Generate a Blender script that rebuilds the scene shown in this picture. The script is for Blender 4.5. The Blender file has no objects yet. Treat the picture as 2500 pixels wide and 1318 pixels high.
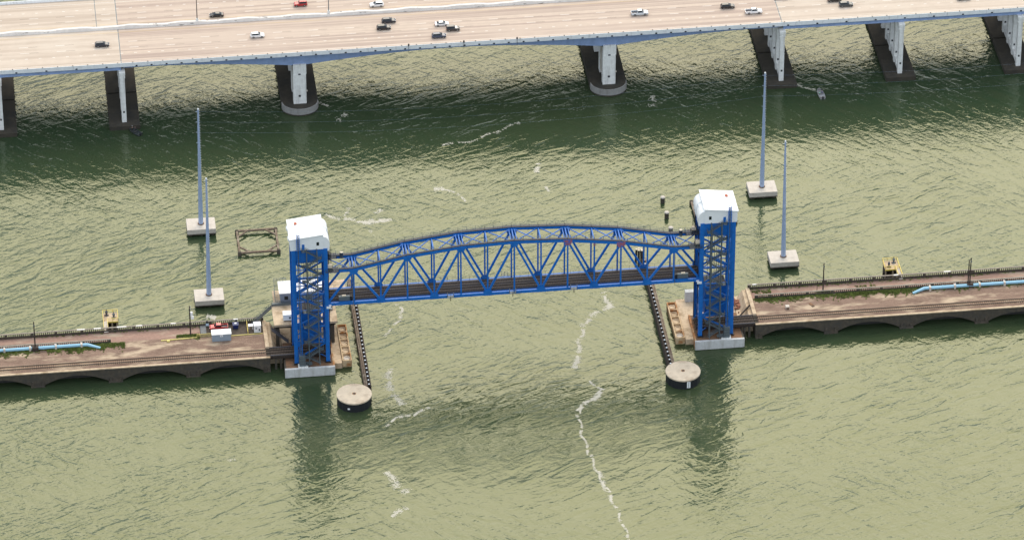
import bpy, bmesh, math, random
from mathutils import Vector, Matrix
random.seed(7)
S = bpy.context.scene
COL = S.collection
R = math.radians

# ------------------------------------------------------------------ camera, sky, sun, exposure
cam_d = bpy.data.cameras.new('camera'); cam = bpy.data.objects.new('camera', cam_d); COL.objects.link(cam)
cam_d.sensor_width = 36.0; cam_d.lens = 176.1; cam_d.clip_start = 10; cam_d.clip_end = 20000
_th, _az, _ro = R(33.45), R(6.73), R(-0.074)
_r = Vector((math.cos(_az), -math.sin(_az), 0)); _f = Vector((math.sin(_az), math.cos(_az), 0))
_d = _f * math.cos(_th) + Vector((0, 0, -math.sin(_th))); _u = _f * math.sin(_th) + Vector((0, 0, math.cos(_th)))
_R = _r * math.cos(_ro) + _u * math.sin(_ro); _U = _u * math.cos(_ro) - _r * math.sin(_ro)
_M = Matrix((_R, _U, -_d)).transposed().to_4x4(); _M.translation = Vector((-152.307, -1286.264, 886.652))
cam.matrix_world = _M
S.camera = cam
SUN_EL, SUN_AZ, SUN_ANG, SUN_E = 48, 17, 44, 1.5     # degrees; azimuth from +Y towards +X
SKY, EXPO = 0.12, 0.47
OVERCAST, MIXO = 7.8, 0.82          # brightness of the cloud layer at the zenith, its share of the sky
w = bpy.data.worlds.new('World'); S.world = w; w.use_nodes = True
nt = w.node_tree; nt.nodes.clear()
sky = nt.nodes.new('ShaderNodeTexSky'); sky.sky_type = 'NISHITA'; sky.sun_disc = False
sky.sun_elevation = R(SUN_EL); sky.sun_rotation = R(SUN_AZ); sky.air_density = 1.0; sky.dust_density = 5.0; sky.ozone_density = 1.0
bg = nt.nodes.new('ShaderNodeBackground'); bg.inputs[1].default_value = SKY
wo = nt.nodes.new('ShaderNodeOutputWorld'); # a cloud layer, brighter overhead than at the horizon, lies over most of the clear sky
_tc = nt.nodes.new('ShaderNodeTexCoord'); _sx = nt.nodes.new('ShaderNodeSeparateXYZ'); nt.links.new(_tc.outputs['Generated'], _sx.inputs[0])
_rp = nt.nodes.new('ShaderNodeValToRGB'); nt.links.new(_sx.outputs[2], _rp.inputs[0])
_e = _rp.color_ramp.elements; _e[0].position = 0.0; _e[0].color = (.76, .85, .95, 1); _e[1].position = 1.0; _e[1].color = (.92, .97, 1, 1)
_ov = nt.nodes.new('ShaderNodeVectorMath'); _ov.operation = 'SCALE'; nt.links.new(_rp.outputs[0], _ov.inputs[0]); _ov.inputs['Scale'].default_value = OVERCAST
_mx = nt.nodes.new('ShaderNodeMix'); _mx.data_type = 'RGBA'; _mx.inputs[0].default_value = MIXO
nt.links.new(sky.outputs[0], _mx.inputs[6]); nt.links.new(_ov.outputs[0], _mx.inputs[7])
nt.links.new(_mx.outputs[2], bg.inputs[0]); nt.links.new(bg.outputs[0], wo.inputs[0])
sd = bpy.data.lights.new('sun', 'SUN'); sd.energy = SUN_E; sd.angle = R(SUN_ANG); sd.color = (1.0, 0.88, 0.68)
sun = bpy.data.objects.new('sun', sd); COL.objects.link(sun)
_sv = Vector((math.sin(R(SUN_AZ)) * math.cos(R(SUN_EL)), math.cos(R(SUN_AZ)) * math.cos(R(SUN_EL)), math.sin(R(SUN_EL))))
sun.rotation_euler = _sv.to_track_quat('Z', 'Y').to_euler(); sun.location = _sv * 600
S.view_settings.view_transform = 'Standard'; S.view_settings.look = 'None'
S.view_settings.exposure = EXPO; S.view_settings.gamma = 1.0

# ------------------------------------------------------------------ materials
def _nodes(name):
    m = bpy.data.materials.new(name); m.use_nodes = True
    t = m.node_tree; return m, t, t.nodes['Principled BSDF']
def _noise(t, vec, scale, detail=4, rough=.55, dist=0.0):
    n = t.nodes.new('ShaderNodeTexNoise'); n.inputs['Scale'].default_value = scale; n.inputs['Detail'].default_value = detail
    n.inputs['Roughness'].default_value = rough; n.inputs['Distortion'].default_value = dist
    t.links.new(vec, n.inputs['Vector']); return n.outputs['Fac']
def _map(t, vec, sc, rot=(0, 0, 0)):
    n = t.nodes.new('ShaderNodeMapping'); n.inputs['Scale'].default_value = sc; n.inputs['Rotation'].default_value = rot
    t.links.new(vec, n.inputs['Vector']); return n.outputs['Vector']
def _ramp(t, fac, a, b, ca, cb):
    n = t.nodes.new('ShaderNodeValToRGB'); e = n.color_ramp.elements
    e[0].position = a; e[1].position = b; e[0].color = (*ca, 1) if len(ca) == 3 else ca; e[1].color = (*cb, 1) if len(cb) == 3 else cb
    t.links.new(fac, n.inputs[0]); return n.outputs[0]
def _mix(t, fac, a, b, mode='MIX'):
    n = t.nodes.new('ShaderNodeMix'); n.data_type = 'RGBA'; n.blend_type = mode
    if isinstance(fac, (int, float)): n.inputs[0].default_value = fac
    else: t.links.new(fac, n.inputs[0])
    for i, c in ((6, a), (7, b)):
        if isinstance(c, tuple): n.inputs[i].default_value = (*c, 1)
        else: t.links.new(c, n.inputs[i])
    return n.outputs[2]
MATS = {}
def mat(name, c, rough=.75, metal=0.0, var=.14, scale=1.2, c2=None, s2=(.25, .25, .25), lo=.45, hi=.65, c3=None, s3=(2, 2, .15), lo3=.5, hi3=.7, bump=0.0, coat=0.0):
    m, t, p = _nodes(name)
    tc = t.nodes.new('ShaderNodeTexCoord').outputs['Object']
    a = tuple(x * (1 - var) for x in c); b = tuple(min(1, x * (1 + var)) for x in c)
    n1 = _noise(t, tc, scale, 6, .6)
    col = _ramp(t, n1, .3, .7, a, b)
    if c2:
        f = _ramp(t, _noise(t, _map(t, tc, s2), 1.0, 5, .6), lo, hi, (0, 0, 0), (1, 1, 1)); col = _mix(t, f, col, c2)
    if c3:
        f = _ramp(t, _noise(t, _map(t, tc, s3), 1.0, 5, .65), lo3, hi3, (0, 0, 0), (1, 1, 1)); col = _mix(t, f, col, c3)
    t.links.new(col, p.inputs['Base Color'])
    p.inputs['Roughness'].default_value = rough; p.inputs['Metallic'].default_value = metal
    if coat: p.inputs['Coat Weight'].default_value = coat; p.inputs['Coat Roughness'].default_value = .08
    if bump:
        bn = t.nodes.new('ShaderNodeBump'); bn.inputs['Strength'].default_value = .6; bn.inputs['Distance'].default_value = bump
        t.links.new(n1, bn.inputs['Height']); t.links.new(bn.outputs[0], p.inputs['Normal'])
    MATS[name] = m; return m

M_blue = mat('blue_paint', (.003, .140, .52), .5, var=.14, scale=.8, c2=(.02, .15, .50), s2=(.4, .4, .4), lo=.5, hi=.8, c3=(.004, .075, .32), s3=(1.5, 1.5, .2), lo3=.55, hi3=.8)
M_bluef = mat('faded_primer_paint', (.30, .11, .17), .6, var=.3, scale=2.2, c2=(.03, .12, .48), s2=(1.2, 1.2, 1.2), lo=.52, hi=.60)
M_steel = mat('grey_galvanised_steel', (.13, .16, .18), .5, .3, scale=2)
M_grat = mat('dark_grating', (.085, .085, .10), .7, .2, scale=3)
M_dark = mat('black_steel', (.02, .022, .028), .5, .2)
M_white = mat('white_cladding', (.86, .88, .90), .5, var=.04, scale=.5, c3=(.76, .78, .80), s3=(3, 3, .1), lo3=.6, hi3=.9)
M_beige = mat('cream_paint', (.72, .62, .47), .6, var=.06)
M_conc = mat('concrete', (.59, .535, .475), .9, var=.10, scale=.9, c2=(.45, .40, .35), s2=(.3, .3, .3), lo=.5, hi=.75)
M_concg = mat('grey_concrete', (.80, .81, .80), .9, var=.10, scale=.9, c3=(.50, .49, .47), s3=(1.2, 1.2, .12), lo3=.5, hi3=.75)
M_warm = mat('warm_stained_concrete', (.68, .57, .44), .9, var=.10, scale=.7, c2=(.46, .36, .26), s2=(.25, .25, .25), lo=.50, hi=.72)
M_midg = mat('mid_grey_concrete', (.56, .57, .58), .9, var=.10, scale=.9, c3=(.36, .35, .33), s3=(1.0, 1.0, .12), lo3=.48, hi3=.75)
M_oldg = mat('worn_grey_concrete', (.30, .295, .29), .9, var=.12, scale=.9, c3=(.20, .19, .18), s3=(1.2, 1.2, .12), lo3=.5, hi3=.75)
M_soff = mat('dark_deck_soffit', (.10, .105, .11), .9)  # underside shade put into the colour, so the water mirrors it dark
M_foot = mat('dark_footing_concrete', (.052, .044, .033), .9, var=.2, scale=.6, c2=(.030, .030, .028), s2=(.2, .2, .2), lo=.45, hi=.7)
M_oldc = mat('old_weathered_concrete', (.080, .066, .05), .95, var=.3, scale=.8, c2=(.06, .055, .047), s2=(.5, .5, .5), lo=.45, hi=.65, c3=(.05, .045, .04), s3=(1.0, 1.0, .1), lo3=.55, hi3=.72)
M_shade = mat('shade_dark_concrete', (.035, .034, .032), .9)  # near-black colour stands in for the deep shade inside the arches
M_cais = mat('rust_streaked_cream_steel', (.60, .45, .28), .9, var=.2, scale=1.2, c2=(.38, .17, .06), s2=(.3, .16, .3), lo=.50, hi=.62)
M_tan = mat('tan_concrete', (.60, .47, .33), .95, var=.15, scale=1.0, c2=(.36, .26, .165), s2=(.35, .35, .35), lo=.48, hi=.68)
M_rust = mat('rusty_steel', (.42, .19, .07), .9, var=.3, scale=1.2, c2=(.55, .40, .25), s2=(.25, .25, .25), lo=.46, hi=.6, c3=(.16, .07, .035), s3=(.8, .8, .8), lo3=.55, hi3=.7)
M_rustc = mat('rust_stained_concrete', (.24, .13, .07), .95, var=.3, scale=.8, c2=(.10, .07, .05), s2=(.4, .4, .4), lo=.45, hi=.65)
M_wood = mat('weathered_timber', (.17, .125, .09), .9, var=.35, scale=2.0, c2=(.33, .28, .22), s2=(.6, .6, 2), lo=.5, hi=.7)
M_dwood = mat('dark_creosote_timber', (.045, .032, .026), .85, var=.4, scale=1.5)
M_tie = mat('railway_timber', (.085, .065, .052), .9, var=.35, scale=2.0)
M_rail = mat('rail_steel', (.03, .024, .022), .5, .5)
M_yel = mat('yellow_paint', (.80, .62, .14), .55, var=.1)
M_pyel = mat('pale_yellow_paint', (.68, .58, .20), .6, var=.15)
M_pipe = mat('pale_blue_pipe_paint', (.30, .55, .72), .45, var=.06, scale=.7, c2=(.36, .52, .62), s2=(.3, 2, 2), lo=.55, hi=.8)
M_galv = mat('weathered_galvanised_pole', (.34, .43, .60), .5, .0, var=.1, scale=.8)
M_glass = mat('dark_glass', (.012, .016, .02), .08, var=.0)
M_rubber = mat('black_rubber', (.015, .015, .016), .8)
M_rim = mat('alloy_rim', (.35, .36, .37), .35, .7)
M_lampw = mat('headlight_glass', (.75, .77, .78), .15, var=.02)
M_lampr = mat('tail_light_glass', (.35, .015, .012), .2, var=.02)
M_pave = mat('pale_highway_paving', (.58, .49, .41), .9, var=.05, scale=.35, c2=(.47, .385, .315), s2=(.012, .55, .5), lo=.42, hi=.62, c3=(.60, .52, .44), s3=(.03, .05, 1), lo3=.5, hi3=.7)
M_pave2 = mat('pinkish_highway_paving', (.57, .465, .385), .9, var=.05, scale=.35, c2=(.40, .31, .265), s2=(.006, .75, .5), lo=.44, hi=.60, c3=(.53, .43, .36), s3=(.02, .05, 1), lo3=.48, hi3=.7)
M_para = mat('parapet_concrete', (.80, .83, .86), .9, var=.08, scale=.8, c3=(.50, .51, .52), s3=(1, 1, .2), lo3=.55, hi3=.8)
M_med = mat('stained_barrier_concrete', (.72, .69, .66), .9, var=.08, scale=.8, c2=(.12, .115, .11), s2=(.32, 1, 2.2), lo=.62, hi=.68)
M_girder = mat('shade_blue_girder_concrete', (.27, .37, .60), .85, var=.1, scale=.5, c3=(.20, .28, .46), s3=(.5, .5, .3), lo3=.5, hi3=.75)  # the blue is the tint of the shade, put into the base colour
M_line = mat('white_road_paint', (.78, .76, .72), .7, var=.1, scale=2)
M_bline = mat('black_road_paint', (.22, .18, .15), .8, var=.1, scale=2)
M_yline = mat('yellow_road_paint', (.62, .46, .22), .7, var=.1, scale=2)
M_gravel = mat('railway_ballast', (.235, .157, .118), .95, var=.35, scale=3.0, c2=(.50, .39, .28), s2=(.09, .26, 1), lo=.49, hi=.64, c3=(.15, .095, .07), s3=(.16, .40, 1), lo3=.5, hi3=.7, bump=.05)
M_oldrd = mat('old_pink_asphalt', (.34, .215, .17), .95, var=.15, scale=1.5, c2=(.46, .37, .28), s2=(.10, .35, 1), lo=.52, hi=.66, c3=(.25, .17, .135), s3=(.05, .6, 1), lo3=.5, hi3=.68)
M_asph = mat('dark_asphalt_patch', (.085, .068, .055), .95, var=.3, scale=1.0)
M_grass = mat('grass_blades', (.17, .21, .05), .9, var=.5, scale=.9)
M_foam = mat('sea_foam_white', (.74, .71, .62), .9, var=.12, scale=2)
_t = M_foam.node_tree; _p = _t.nodes['Principled BSDF']; _tr = _t.nodes.new('ShaderNodeBsdfTransparent'); _ms = _t.nodes.new('ShaderNodeMixShader'); _ms.inputs[0].default_value = .52
_t.links.new(_tr.outputs[0], _ms.inputs[1]); _t.links.new(_p.outputs[0], _ms.inputs[2]); _t.links.new(_ms.outputs[0], _t.nodes['Material Output'].inputs['Surface'])
M_skin = mat('skin', (.45, .28, .20), .6, var=.05)

# water: turbid green body colour under a glossy, choppy surface
def water_mat():
    m, t, p = _nodes('choppy_green_water')
    tc = t.nodes.new('ShaderNodeTexCoord').outputs['Object']
    big = _noise(t, _map(t, tc, (.006, .010, 1)), 1.0, 3, .5)
    mid = _noise(t, _map(t, _map(t, tc, (1, 1, 1), (0, 0, R(50))), (.10, .34, 1)), 1.0, 5, .6)
    col = _ramp(t, big, .35, .65, (WB * .62, WB * 1.10, WB * .58), (WB * .87, WB * 1.28, WB * .60))
    col = _mix(t, _ramp(t, mid, .35, .7, (0, 0, 0), (1, 1, 1)), col, _mix(t, .5, col, (WB * 1.02, WB * 1.30, WB * .70)))
    t.links.new(col, p.inputs['Base Color'])
    p.inputs['Roughness'].default_value = .06; p.inputs['IOR'].default_value = 1.333; p.inputs['Specular IOR Level'].default_value = WSPEC; p.inputs['Specular Tint'].default_value = (.965, 1, .56, 1)
    def wav(sx, sy, rot, det, dist, rg=.5):                     # rot: direction of the crests
        return _noise(t, _map(t, _map(t, tc, (1, 1, 1), (0, 0, R(-rot))), (sx, sy, 1)), 1.0, det, rg, dist)
    def mul(a, k):
        n = t.nodes.new('ShaderNodeMath'); n.operation = 'MULTIPLY'; t.links.new(a, n.inputs[0])
        if isinstance(k, (int, float)): n.inputs[1].default_value = k
        else: t.links.new(k, n.inputs[1])
        return n.outputs[0]
    def add(a, b):
        n = t.nodes.new('ShaderNodeMath'); n.operation = 'ADD'; t.links.new(a, n.inputs[0]); t.links.new(b, n.inputs[1]); return n.outputs[0]
    sel = _ramp(t, _noise(t, _map(t, tc, (.008, .012, 1)), 1.0, 2, .5), .4, .6, (.25, .25, .25), (1, 1, 1))
    inv = t.nodes.new('ShaderNodeMath'); inv.operation = 'SUBTRACT'; inv.inputs[0].default_value = 1.25; t.links.new(sel, inv.inputs[1])
    h = mul(wav(.10, .27, 24, 2.5, 1.1), mul(sel, 1.75))
    h = add(h, mul(wav(.14, .34, -48, 2.5, 1.0), mul(inv.outputs[0], 1.3)))
    h = add(h, mul(wav(.40, .95, 14, 2, .5), .34))
    h = add(h, mul(wav(1.1, 1.9, -30, 2, .3), .12))
    h = mul(h, _ramp(t, _noise(t, _map(t, tc, (.022, .03, 1)), 1.0, 3, .55), .34, .66, (.55, .55, .55), (1.25, 1.25, 1.25)))
    b = t.nodes.new('ShaderNodeBump'); b.inputs['Strength'].default_value = 1.0; b.inputs['Distance'].default_value = WAVE
    t.links.new(h, b.inputs['Height']); t.links.new(b.outputs[0], p.inputs['Normal'])
    return m
WAVE, WB, WSPEC = .235, .050, .88
M_water = water_mat()

# ------------------------------------------------------------------ mesh helpers
class MB:
    def __init__(s): s.v = []; s.f = []; s.sm = set()
    def add(s, vs, fs, smooth=False):
        o = len(s.v); s.v += [tuple(v) for v in vs]
        for f in fs:
            if smooth: s.sm.add(len(s.f))
            s.f.append(tuple(i + o for i in f))
        return s
    def box(s, x0, x1, y0, y1, z0, z1):
        if x0 > x1: x0, x1 = x1, x0
        if y0 > y1: y0, y1 = y1, y0
        if z0 > z1: z0, z1 = z1, z0
        return s.add([(x0, y0, z0), (x1, y0, z0), (x1, y1, z0), (x0, y1, z0), (x0, y0, z1), (x1, y0, z1), (x1, y1, z1), (x0, y1, z1)],
              [(3, 2, 1, 0), (4, 5, 6, 7), (0, 1, 5, 4), (1, 2, 6, 5), (2, 3, 7, 6), (3, 0, 4, 7)])
    def bar(s, p, q, w, h):
        p, q = Vector(p), Vector(q); d = (q - p)
        if d.length < 1e-6: return s
        d.normalize()
        if abs(d.z) > .999: a, b = Vector((1, 0, 0)), Vector((0, 1, 0))
        else: a = d.cross(Vector((0, 0, 1))).normalized(); b = a.cross(d).normalized()
        a, b = a * w / 2, b * h / 2
        vs = [p - a - b, p + a - b, p + a + b, p - a + b, q - a - b, q + a - b, q + a + b, q - a + b]
        return s.add(vs, [(3, 2, 1, 0), (4, 5, 6, 7), (0, 1, 5, 4), (1, 2, 6, 5), (2, 3, 7, 6), (3, 0, 4, 7)])
    def tube(s, p, q, r0, r1=None, n=8):
        r1 = r0 if r1 is None else r1; p, q = Vector(p), Vector(q); d = (q - p).normalized()
        a = d.cross(Vector((0, 0, 1))) if abs(d.z) < .99 else Vector((1, 0, 0)); a.normalize(); b = d.cross(a)
        vs = []
        for c, r in ((p, r0), (q, r1)):
            for i in range(n): vs.append(c + (a * math.cos(6.28319 * i / n) + b * math.sin(6.28319 * i / n)) * r)
        s.add(vs, [(i, (i + 1) % n, n + (i + 1) % n, n + i) for i in range(n)], True)
        return s.add(vs, [tuple(range(n))[::-1], tuple(range(n, 2 * n))])
    def prism(s, pts, z0, z1):
        n = len(pts)
        return s.add([(x, y, z0) for x, y in pts] + [(x, y, z1) for x, y in pts], [tuple(range(n))[::-1], tuple(range(n, 2 * n))] + [(i, (i + 1) % n, n + (i + 1) % n, n + i) for i in range(n)])
    def exy(s, pts, y0, y1):      # outline in x,z extruded along y
        n = len(pts)
        return s.add([(x, y0, z) for x, z in pts] + [(x, y1, z) for x, z in pts], [tuple(range(n)), tuple(range(n, 2 * n))[::-1]] + [(i, n + i, n + (i + 1) % n, (i + 1) % n) for i in range(n)])
    def exx(s, pts, x0, x1):      # outline in y,z extruded along x
        n = len(pts)
        return s.add([(x0, y, z) for y, z in pts] + [(x1, y, z) for y, z in pts], [tuple(range(n))[::-1], tuple(range(n, 2 * n))] + [(i, (i + 1) % n, n + (i + 1) % n, n + i) for i in range(n)])
    def lathe(s, cx, cy, prof, n=24, smooth=True):
        vs = [(cx + r * math.cos(6.28319 * i / n), cy + r * math.sin(6.28319 * i / n), z) for r, z in prof for i in range(n)]
        fs = []
        for k in range(len(prof) - 1):
            for i in range(n): fs.append((k * n + i, k * n + (i + 1) % n, (k + 1) * n + (i + 1) % n, (k + 1) * n + i))
        s.add(vs, fs, smooth)
        m = len(prof) - 1
        return s.add(vs, [tuple(range(n))[::-1], tuple(range(m * n, m * n + n))])
    def poly(s, pts):
        return s.add(pts, [tuple(range(len(pts)))])
    def xf(s, M):
        s.v = [tuple(M @ Vector(v)) for v in s.v]; return s
    def build(s, name, m, parent=None, loc=None, label=None, bevel=0):
        o0 = Vector(loc) if loc is not None else (Vector(parent['_o']) if parent is not None else Vector((0, 0, 0)))
        me = bpy.data.meshes.new(name); me.from_pydata([Vector(v) - o0 for v in s.v], [], s.f); me.update()
        bm = bmesh.new(); bm.from_mesh(me); bmesh.ops.recalc_face_normals(bm, faces=bm.faces); bm.to_mesh(me); bm.free()
        if s.sm:
            for i in s.sm:
                if i < len(me.polygons): me.polygons[i].use_smooth = True
        me.materials.append(m)
        o = bpy.data.objects.new(name, me); COL.objects.link(o)
        if parent is not None: o.parent = parent; o['_o'] = parent['_o']
        else: o.location = o0; o['_o'] = tuple(o0)
        if label: o['label'] = label
        if bevel:
            b = o.modifiers.new('bevel', 'BEVEL'); b.width = bevel; b.segments = 2; b.limit_method = 'ANGLE'
        return o
def tag(o, label, cat, group=None):
    o['label'] = label; o['category'] = cat
    if group: o['group'] = group
    return o
def thing(name, label, cat, loc, group=None):
    o = bpy.data.objects.new(name, None); COL.objects.link(o); o.location = loc; o['_o'] = tuple(loc); o.empty_display_size = 1
    return tag(o, label, cat, group)
def kind(o, k): o['kind'] = k; return o
def box(x0, x1, y0, y1, z0, z1): return MB().box(x0, x1, y0, y1, z0, z1)
def bar(p, q, w, h): return MB().bar(p, q, w, h)
def tube(p, q, r, r1=None, n=8): return MB().tube(p, q, r, r1, n)
def railing(mb, pts, h=1.05, r=.035, step=2.2, mid=True):
    for a, b in zip(pts[:-1], pts[1:]):
        a, b = Vector(a), Vector(b); n = max(1, int((b - a).length / step)); up = Vector((0, 0, h))
        for i in range(n + 1):
            p = a.lerp(b, i / n); mb.bar(p, p + up, r * 2, r * 2)
        mb.bar(a + up, b + up, r * 2, r * 2)
        if mid: mb.bar(a + up * .5, b + up * .5, r * 1.6, r * 1.6)
    return mb

# ------------------------------------------------------------------ setting: water
kind(MB().poly([(-3000, -2500, 0), (3000, -2500, 0), (3000, 4000, 0), (-3000, 4000, 0)]).build('water', M_water), 'structure')

FOAM = [
 ([(31.9, 30.2), (33.8, 22.9), (28.4, 18.8), (24.4, 13.5), (21.3, 4.6), (19.5, -4.4), (18.0, -11.0)], 1.0, .7),
 ([(33.0, 24.5), (34.0, 21.0)], 1.8, .8), ([(18.9, -6), (18.3, -11)], 1.0, .9),
 ([(21.5, -18.2), (24.7, -23.1), (22.3, -27.3), (18.1, -30.1), (15.7, -35.4), (15.3, -46.3), (16.4, -57.3), (18.1, -68.2), (19.4, -76.8), (21.2, -86.5), (22.2, -104.8)], .42, 1.0),
 ([(24.7, -22.8), (23.5, -26.0), (18.5, -30.1), (15.9, -34.0)], .8, 1.6), ([(17.6, -66), (19.4, -76.8), (20.2, -82)], .8, .7),
 ([(-34.3, 31.1), (-32.0, 28.4), (-33.2, 22.7), (-35.5, 19.5)], .6, .8), ([(-36.5, 18.0), (-39.9, 13.8)], .6, .4),
 ([(-39.1, -4.2), (-40.4, -10.8), (-39.8, -17.6), (-37.9, -24.5)], 1.5, .45),
 ([(-44.3, -34.8), (-39.2, -31.0), (-34.7, -30.4), (-29.3, -26.7)], .6, 1.0),
 ([(-45.7, -58.4), (-43.8, -65.0), (-41.7, -68.4), (-39.0, -70.2)], 1.5, .5), ([(-46.7, -81.9), (-44.1, -79.7), (-41.1, -78.0)], 1.2, .5),
 ([(-51.7, 86.4), (-46.0, 83.0), (-42.1, 81.5), (-38.3, 79.0), (-30.7, 81.3)], .9, .8), ([(-40, 79.6), (-31.5, 81.4)], 1.3, .9), ([(-44.0, 89.7), (-45.5, 84.9)], .8, .5),
 ([(-33.5, 87.5), (-35.5, 85.5)], 1.2, .4),
 ([(-14.9, 97.0), (-11.6, 96.9)], 1.4, .9), ([(-11.6, 96.9), (-7.9, 93.6), (-5.0, 89.0)], .5, .9),
 ([(20.5, 109.2), (20.5, 103.6)], 1.3, .6), ([(21.9, 95.1), (22.0, 91.3)], 1.0, .4),
 ([(-9.3, 124.2), (0.5, 125.9), (9.2, 130.0), (18.2, 135.5)], .8, .35),
 ([(-43.2, 144.2), (-38.7, 147.6)], 1.8, .2), ([(62.7, 140.2), (65.7, 147.0)], 1.6, .22),
 ([(-94.2, 31.6), (-91.4, 31.0)], 1.6, 2.6), ([(114.5, 149.2), (120.1, 144.0)], .5, .9), ([(-48.4, 157.5), (-45.4, 153.2)], .8, 1.0),
 ([(-93.4, -48.0), (-90.8, -47.0)], .5, .4), ([(-37.9, 76.0), (-36.9, 72.2)], .5, .3)]
fm = MB()
for pts, wd, dn in FOAM:
    P = [Vector((x, y, 0)) for x, y in pts]
    for a, b in zip(P[:-1], P[1:]):
        L = (b - a).length; nrm = Vector((-(b - a).y, (b - a).x, 0)).normalized(); ph = random.random() * 6
        for k in range(int(L * 62 * dn * max(.7, wd))):
            tt = random.random()
            if math.sin(tt * L * .9 + ph * 2) + math.sin(tt * L * 2.3 + ph) < random.uniform(-1.6, .2): continue
            off = random.gauss(0, wd * (.35 + .5 * abs(math.sin(tt * L * .35 + ph))) * .75) + .7 * math.sin(tt * L * .5 + ph)
            c = a.lerp(b, tt) + nrm * off; r = random.uniform(.06, .27) * (1.1 - min(.8, abs(off) / (wd * 2.5))); an = random.random() * 3; n = 6
            fm.poly([(c.x + math.cos(an + 1.047 * i) * r * random.uniform(.6, 1.7), c.y + math.sin(an + 1.047 * i) * r * random.uniform(.5, 1.1), .012 + .0006 * (k % 40)) for i in range(n)])
kind(fm.build('sea_foam', M_foam), 'stuff')

# ------------------------------------------------------------------ highway bridge
HX0, HX1, ZR = -300, 330, 23.0
JL, JR = -113.8, 109.4
hb = thing('highway_bridge', 'wide pale concrete highway bridge with two carriageways crossing behind the blue lift bridge', 'bridge', (0, 172.5, 0))
for y0, y1 in ((150.05, 173.75), (175.65, 195.0)):
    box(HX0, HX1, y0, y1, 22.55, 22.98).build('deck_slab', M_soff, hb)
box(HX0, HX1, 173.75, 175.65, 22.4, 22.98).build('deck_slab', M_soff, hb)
# parapets
def parap(y, sgn):
    return MB().exx([(y, 22.5), (y + sgn * .42, 22.5), (y + sgn * .42, 23.25), (y + sgn * .26, 23.95), (y, 24.0)], HX0, HX1)
parap(150.0, 1).build('parapet', M_para, hb)
parap(195.2, -1).build('parapet', M_para, hb)
pn = None
for k in range(-60, 66):
    x = k * 5.0 + 1.2
    if -165 < x < 205 and k % 2 == 0 or -110 < x < 110:
        if pn is None:
            pn = box(-.32, .32, 149.86, 150.02, 22.62, 23.0).xf(Matrix.Translation((0, 0, 0)))
            pn = pn.build('drain_outlet', M_dark, hb); first = pn; pn.location.x = x
        else:
            c = first.copy(); COL.objects.link(c); c.location.x = x
st0 = None
for k in range(-33, 42):
    if st0 is None: st0 = box(-.12, .12, 150.02, 150.3, 23.96, 24.22).build('parapet_stud', M_dark, hb); st0.location.x = k * 5
    else: c = st0.copy(); COL.objects.link(c); c.location.x = k * 5
# median barrier, its crest rising and falling slightly
n = 315; vs = []; fs = []
for i in range(n + 1):
    x = HX0 + (HX1 - HX0) * i / n; h = 23.98 + .20 * math.sin(x * .33) + .08 * math.sin(x * .8 + 1)
    vs += [(x, 173.8, 22.9), (x, 174.1, h), (x, 175.2, h - .02), (x, 175.6, 22.9)]
    if i:
        o = 4 * (i - 1); fs += [(o + j, o + j + 1, o + j + 5, o + j + 4) for j in range(3)]
MB().add(vs, fs).build('median_barrier', M_med, hb)
# haunched main girders between the joints
PX = (-54.4, 50.6)
def depth(x):
    d = min(abs(x - PX[0]), abs(x - PX[1])); return 1.9 + 3.3 * max(0, 1 - d / 50.0) ** 1.7
for y0, y1 in ((152.5, 171.4), (177.4, 193.2)):
    top = []; bot = []
    N = 110
    for i in range(N + 1):
        x = JL + .4 + (JR - JL - .8) * i / N; bot.append((x, 22.55 - depth(x)))
    MB().exy([(JL + .4, 22.56), (JR - .4, 22.56)] + bot[::-1], y0, y1).build('haunched_girder', M_girder, hb)
for x0, x1 in ((HX0, JL - .3), (JR + .3, HX1)):
    for y in (150.6, 154.6, 158.6, 162.6, 166.6, 170.8, 177.0, 182.0, 188.0, 193.6):
        m = MB().exx([(y, 22.56), (y + .75, 22.56), (y + .75, 22.2), (y + .5, 21.9), (y + .5, 21.4), (y + .75, 21.1), (y + .75, 20.95), (y, 20.95), (y, 21.1), (y + .12, 21.4), (y + .12, 21.9), (y, 22.2)], x0, x1)
        m.build('beam', M_girder, hb)
# road surface and markings
for (x0, x1, m) in ((HX0, JL - .15, M_pave), (JL + .15, JR - .15, M_pave2), (JR + .15, HX1, M_pave)):
    for y0, y1 in ((150.44, 173.78), (175.62, 194.76)):
        kind(box(x0, x1, y0, y1, 22.985, ZR).build('road', m), 'structure')
mk = MB(); mkb = MB(); mky = MB(); ZL = ZR + .006
def dash(mb, x, y, l, wd): mb.box(x, x + l, y - wd / 2, y + wd / 2, ZR + .001, ZL)
for k in range(-26, 28):
    for y, off in ((165.6, 0), (161.8, 0.3)):
        dash(mk, k * 12.2 + off - 1, y, 3.0, .16); dash(mkb, k * 12.2 + off + 2.2, y, 3.0, .14)
    for y, off in ((180.75, 4.0), (184.35, 4.2)):
        dash(mk, k * 12.2 + off - 1, y, 3.0, .16); dash(mkb, k * 12.2 + off - 4.2, y, 3.0, .14)
for k in range(-70, 74):
    for y in (158.05, 187.95): dash(mk, k * 4.55, y, .95, .2)
for y in (152.7, 192.2): dash(mk, HX0, y, HX1 - HX0, .13)
for y in (171.9, 177.6): dash(mky, HX0, y, HX1 - HX0, .14)
kind(mk.build('lane_markings', M_line), 'structure'); kind(mkb.build('lane_markings', M_bline), 'structure'); kind(mky.build('lane_markings', M_yline), 'structure')
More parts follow.
